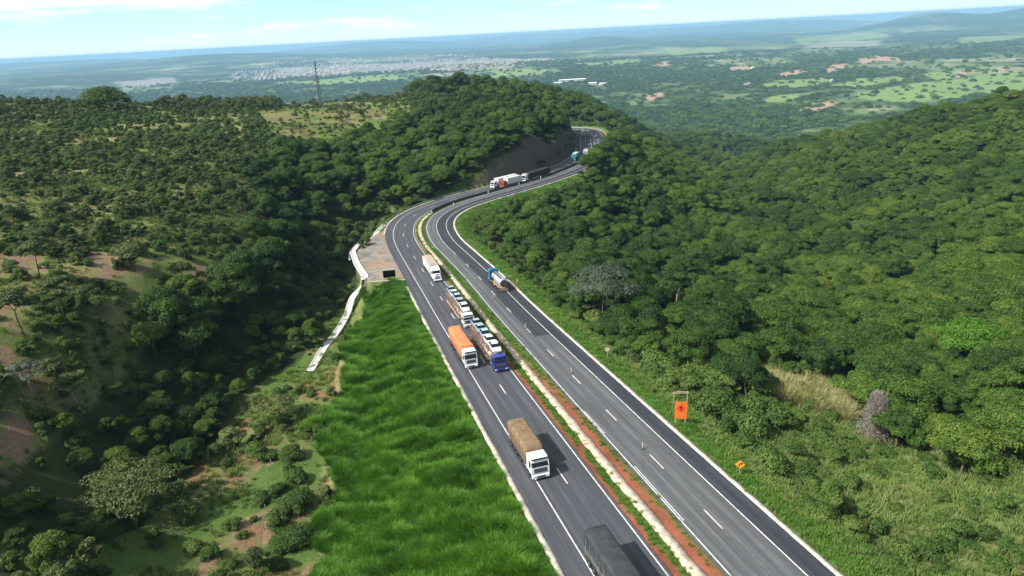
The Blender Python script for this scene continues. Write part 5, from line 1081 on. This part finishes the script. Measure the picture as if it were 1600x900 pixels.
plate([(-1.75, .45), (1.75, .45), (1.75, 2.6), (-1.75, 2.6)], 0, .08, paint('matt_black', (.006,.005,.007), .95, 0, .1, 1, .05), 'board', root)
for s in (-1, 1): mb = MB(); mb.box((s*1.2, .16, 1.1), (.12, .12, 2.8), .01); mb.build('post', POST, root)
facing(root, Vector((p[0], p[1], p[2]-.08)), math.radians(9))
for (a, b, nm, lb, mt, w_, h_, z_) in [(808, 445, 'marker_board', 'narrow orange marker board on the verge right of the tanker', SO, .35, 1.3, .5), (913, 262, 'road_works_sign', 'orange road works board among the trees at the inner side of the bend', SO, 1.5, 1.3, 1.2), (944, 209, 'road_works_sign', 'far orange board at the outside of the most distant bend', SO, 2.0, 1.4, .4)]:
    p = at(a, b) if nm != 'x' else None; root = link(nm, None, label=lb, cat='sign'); plate([(-w_/2, z_), (w_/2, z_), (w_/2, z_+h_), (-w_/2, z_+h_)], 0, .05, mt, 'board', root); plate([(-w_*.2, z_+h_*.4), (w_*.2, z_+h_*.4), (w_*.2, z_+h_*.6), (-w_*.2, z_+h_*.6)], -.012, -.004, WH, 'stripe', root)
    mb = MB(); mb.box((0, .1, (z_+h_)/2-.3), (.1, .08, z_+h_), .01); mb.build('post', POST, root); facing(root, p, math.radians(-5))
# concrete drain down the left side
dz_ = np.max([height(Q[:, 0]+QN[:, 0]*o_, Q[:, 1]+QN[:, 1]*o_) for o_ in (-1.1, -.6, 0, .6, 1.1)], 0); dr_ = dz_.copy(); dz_ = np.convolve(np.pad(dz_, 12, 'edge'), np.ones(25)/25, 'valid'); dz_ = np.maximum(dz_, dr_); dz_ = np.maximum(np.convolve(np.pad(dz_, 3, 'edge'), np.ones(7)/7, 'valid'), dr_-.1)
prof = [(-.95, -.4), (-.92, .10), (-.78, .12), (-.72, .0), (.62, -.02), (.76, .14), (.92, .16), (.96, -.4)]; V = []
for i in range(len(Q)):
    for o_, z_ in prof: V.append((*(Q[i]+QN[i]*o_), dz_[i]+z_+.16))
k = len(prof); F = [(i*k+j, i*k+j+1, i*k+k+1+j, i*k+k+j) for i in range(len(Q)-1) for j in range(k-1)]
link('drain', mesh_np('drain', np.array(V), np.array(F), paint('concrete_white', (.56,.56,.54), .85, 0, .22, .8, .2)), label='white concrete drain running from the gravel apron down to the grassy bench', cat='drain')
a = gp(574, 441); b = gp(633, 437.5); mb = MB(); n = 14
for i in range(n):
    u0, u1 = i/n, (i+1)/n; c = a*(1-(u0+u1)/2)+b*(u0+u1)/2; mb.box((c[0], c[1], c[2]+.08+.03*(i % 2)), (np.linalg.norm((b-a)[:2])/n+.02, .45, .30), .04, math.atan2((b-a)[1], (b-a)[0]))
mb.build('apron_kerb', CON, label='pale concrete kerb closing the gravel apron under the black sign', cat='kerb')
# fence on the bench
FP = [(426,690),(424,708),(424,728),(421,750),(419,775),(416,800),(413,828),(409,860),(405,893)]; pts = [hit(a, b) for a, b in FP]; root = link('fence', None, loc=pts[0], label='thin wire fence on leaning wooden posts along the eroded track', cat='fence')
for k, q in enumerate(pts): mb = MB(); mb.tube((0, 0, -.3), (random.uniform(-.1, .1), random.uniform(-.1, .1), 1.45), .07, 6, .055); mb.build('post', POST, root, loc=q-pts[0])
mb = MB()
for q, q2 in zip(pts, pts[1:]):
    for h_ in (.5, .9, 1.3): mb.tube(q-pts[0]+Vector((0, 0, h_)), q2-pts[0]+Vector((0, 0, h_)), .012, 3)
mb.build('wires', CHS, root)
# radio mast on the plateau edge
p = at(502, 169); root = link('radio_mast', None, loc=p, label='slender lattice radio mast rising above the plateau edge in front of the town', cat='mast'); MH = 32.0; mt = paint('mast_grey', (.16,.17,.18), .6, .3)
mb = MB()
for i in range(3): a = i*2.094; mb.tube((1.5*math.cos(a), 1.5*math.sin(a), 0), (.35*math.cos(a), .35*math.sin(a), MH), .30, 5, .2)
mb.build('legs', mt, root); mb = MB()
for k in range(17):
    z0, z1 = MH*k/17, MH*(k+1)/17; r0_, r1_ = 1.5-1.15*k/17, 1.5-1.15*(k+1)/17
    for i in range(3): a = i*2.094; b = a+2.094; mb.tube((r0_*math.cos(a), r0_*math.sin(a), z0), (r1_*math.cos(b), r1_*math.sin(b), z1), .15, 4)
mb.build('lattice', mt, root); mb = MB(); mb.tube((0, 0, MH), (0, 0, MH+4), .08, 5); mb.build('antenna', mt, root)
for k in range(3): mb = MB(); mb.tube((.6, 0, MH-4-2.5*k), (1.1, 0, MH-4-2.5*k), .6, 12); mb.build('dish', WHT, root)
# ------------------------------------------------------------------ the town on the plain
def house_mesh(k):
    r = random.Random(k); mb = MB(); w_, d_, h_ = r.uniform(9, 15), r.uniform(8, 13), r.uniform(3.2, 5.5); mb.box((0, 0, h_/2), (w_, d_, h_), 0, 0, 0, 0)
    mb.add([(-w_/2-.5, -d_/2-.5, h_), (w_/2+.5, -d_/2-.5, h_), (w_/2+.5, d_/2+.5, h_), (-w_/2-.5, d_/2+.5, h_), (-w_*.3, 0, h_+2.2), (w_*.3, 0, h_+2.2)], [(0,1,5,4),(2,3,4,5),(1,2,5),(3,0,4),(3,2,1,0)], 1)
    rc = [(.30,.17,.13), (.34,.34,.35), (.36,.22,.17), (.50,.49,.48)][k % 4]; return mb.mesh('house', [paint(f'house_wall{k % 3}', [(.40,.39,.38), (.36,.33,.30), (.48,.48,.47)][k % 3], .8), paint(f'house_roof{k % 4}', rc, .8)])
HM = [house_mesh(k) for k in range(12)]
TOWN = [(352,122),(372,113),(430,103),(500,96),(560,93),(640,88),(700,86),(760,88),(865,92),(862,97),(800,104),(745,110),(700,116),(660,114),(600,117),(560,113),(520,120),(470,121),(420,127)]
XY = []; 
while len(XY) < 3000:
    a = rng.uniform(350, 866); b = rng.uniform(84, 128)
    if not inpoly(np.array([a]), np.array([b]), TOWN)[0]: continue
    d = ray(a, b); t = -254/d[2]; XY.append((d[0]*t, d[1]*t))
XY = np.array(XY); XY = XY[(fbm(XY[:, 0], XY[:, 1], 380, 3, 161)+rng.uniform(-.14, .14, len(XY))) > .47]
g_ = 38.0; th = .3; R2 = np.array([[math.cos(th), -math.sin(th)], [math.sin(th), math.cos(th)]]); U_ = XY@R2; U_ = np.round(U_/g_)*g_+rng.uniform(-6, 6, U_.shape); XY = U_@R2.T
hzv = height(XY[:, 0], XY[:, 1]); order = np.argsort(np.hypot(XY[:, 0], XY[:, 1])); near_ = order[:290]; rest = order[290:]; protoH = []
extra = [(130,124),(185,143),(212,139),(268,134),(275,136),(178,144),(1165,133),(1170,132),(960,117),(970,119),(985,122),(1300,127),(1495,121),(1425,123),(1120,86),(1060,88)]
for n_, i in enumerate(near_):
    o = link('house', HM[n_ % 12], loc=(XY[i, 0], XY[i, 1], hzv[i]), label='tiny pale house in the near part of the town on the plain', cat='house', group='houses of the town on the plain'); s = rng.uniform(.9, 1.9); o.scale = (s, s, s); o.rotation_euler.z = -th+math.pi/2*(n_ % 4)
    if n_ < 12: protoH.append(o)
stuff('town', XY[rest, 0], XY[rest, 1], hzv[rest], rng.uniform(.9, 2.2, len(rest)), protoH, 'hundreds of tiny pale houses of the distant town', tilt=0)
for k, (a, b) in enumerate(extra):
    q = hit(a, b); o = link('farm_building', HM[k % 12], loc=q, label='lone pale building scattered on the hazy plain', cat='building', group='lone buildings on the plain'); o.scale = (1.3, 1.3, 1.2); o.rotation_euler.z = k
for (a, b, L_, W_, H_, lb) in [(894, 127, 135, 26, 9, 'long white roofed warehouse on the plain beyond the wooded ridge'), (926, 132, 34, 22, 8, 'small white factory hall right of the long warehouse'), (942, 133, 30, 20, 8, 'factory hall with pale tiled roof at the right end of the works'), (872, 131, 40, 18, 6, 'low grey shed left of the long white warehouse'), (1178, 107, 30, 22, 6, 'pale shed beside the bare red earth patch')]:
    q = hit(a, b); root = link('warehouse', None, loc=q, label=lb, cat='warehouse'); mb = MB(); mb.box((0, 0, H_/2), (L_, W_, H_)); mb.build('wall', paint('shed_wall', (.62,.62,.60), .8), root)
    mb = MB(); mb.add([(-L_/2-1, -W_/2-1, H_), (L_/2+1, -W_/2-1, H_), (L_/2+1, W_/2+1, H_), (-L_/2-1, W_/2+1, H_), (-L_/2-1, 0, H_+3), (L_/2+1, 0, H_+3)], [(0,1,5,4),(2,3,4,5),(1,2,5),(3,0,4)]); mb.build('roof', paint('shed_roof', (.80,.80,.79), .6), root); root.rotation_euler.z = .12
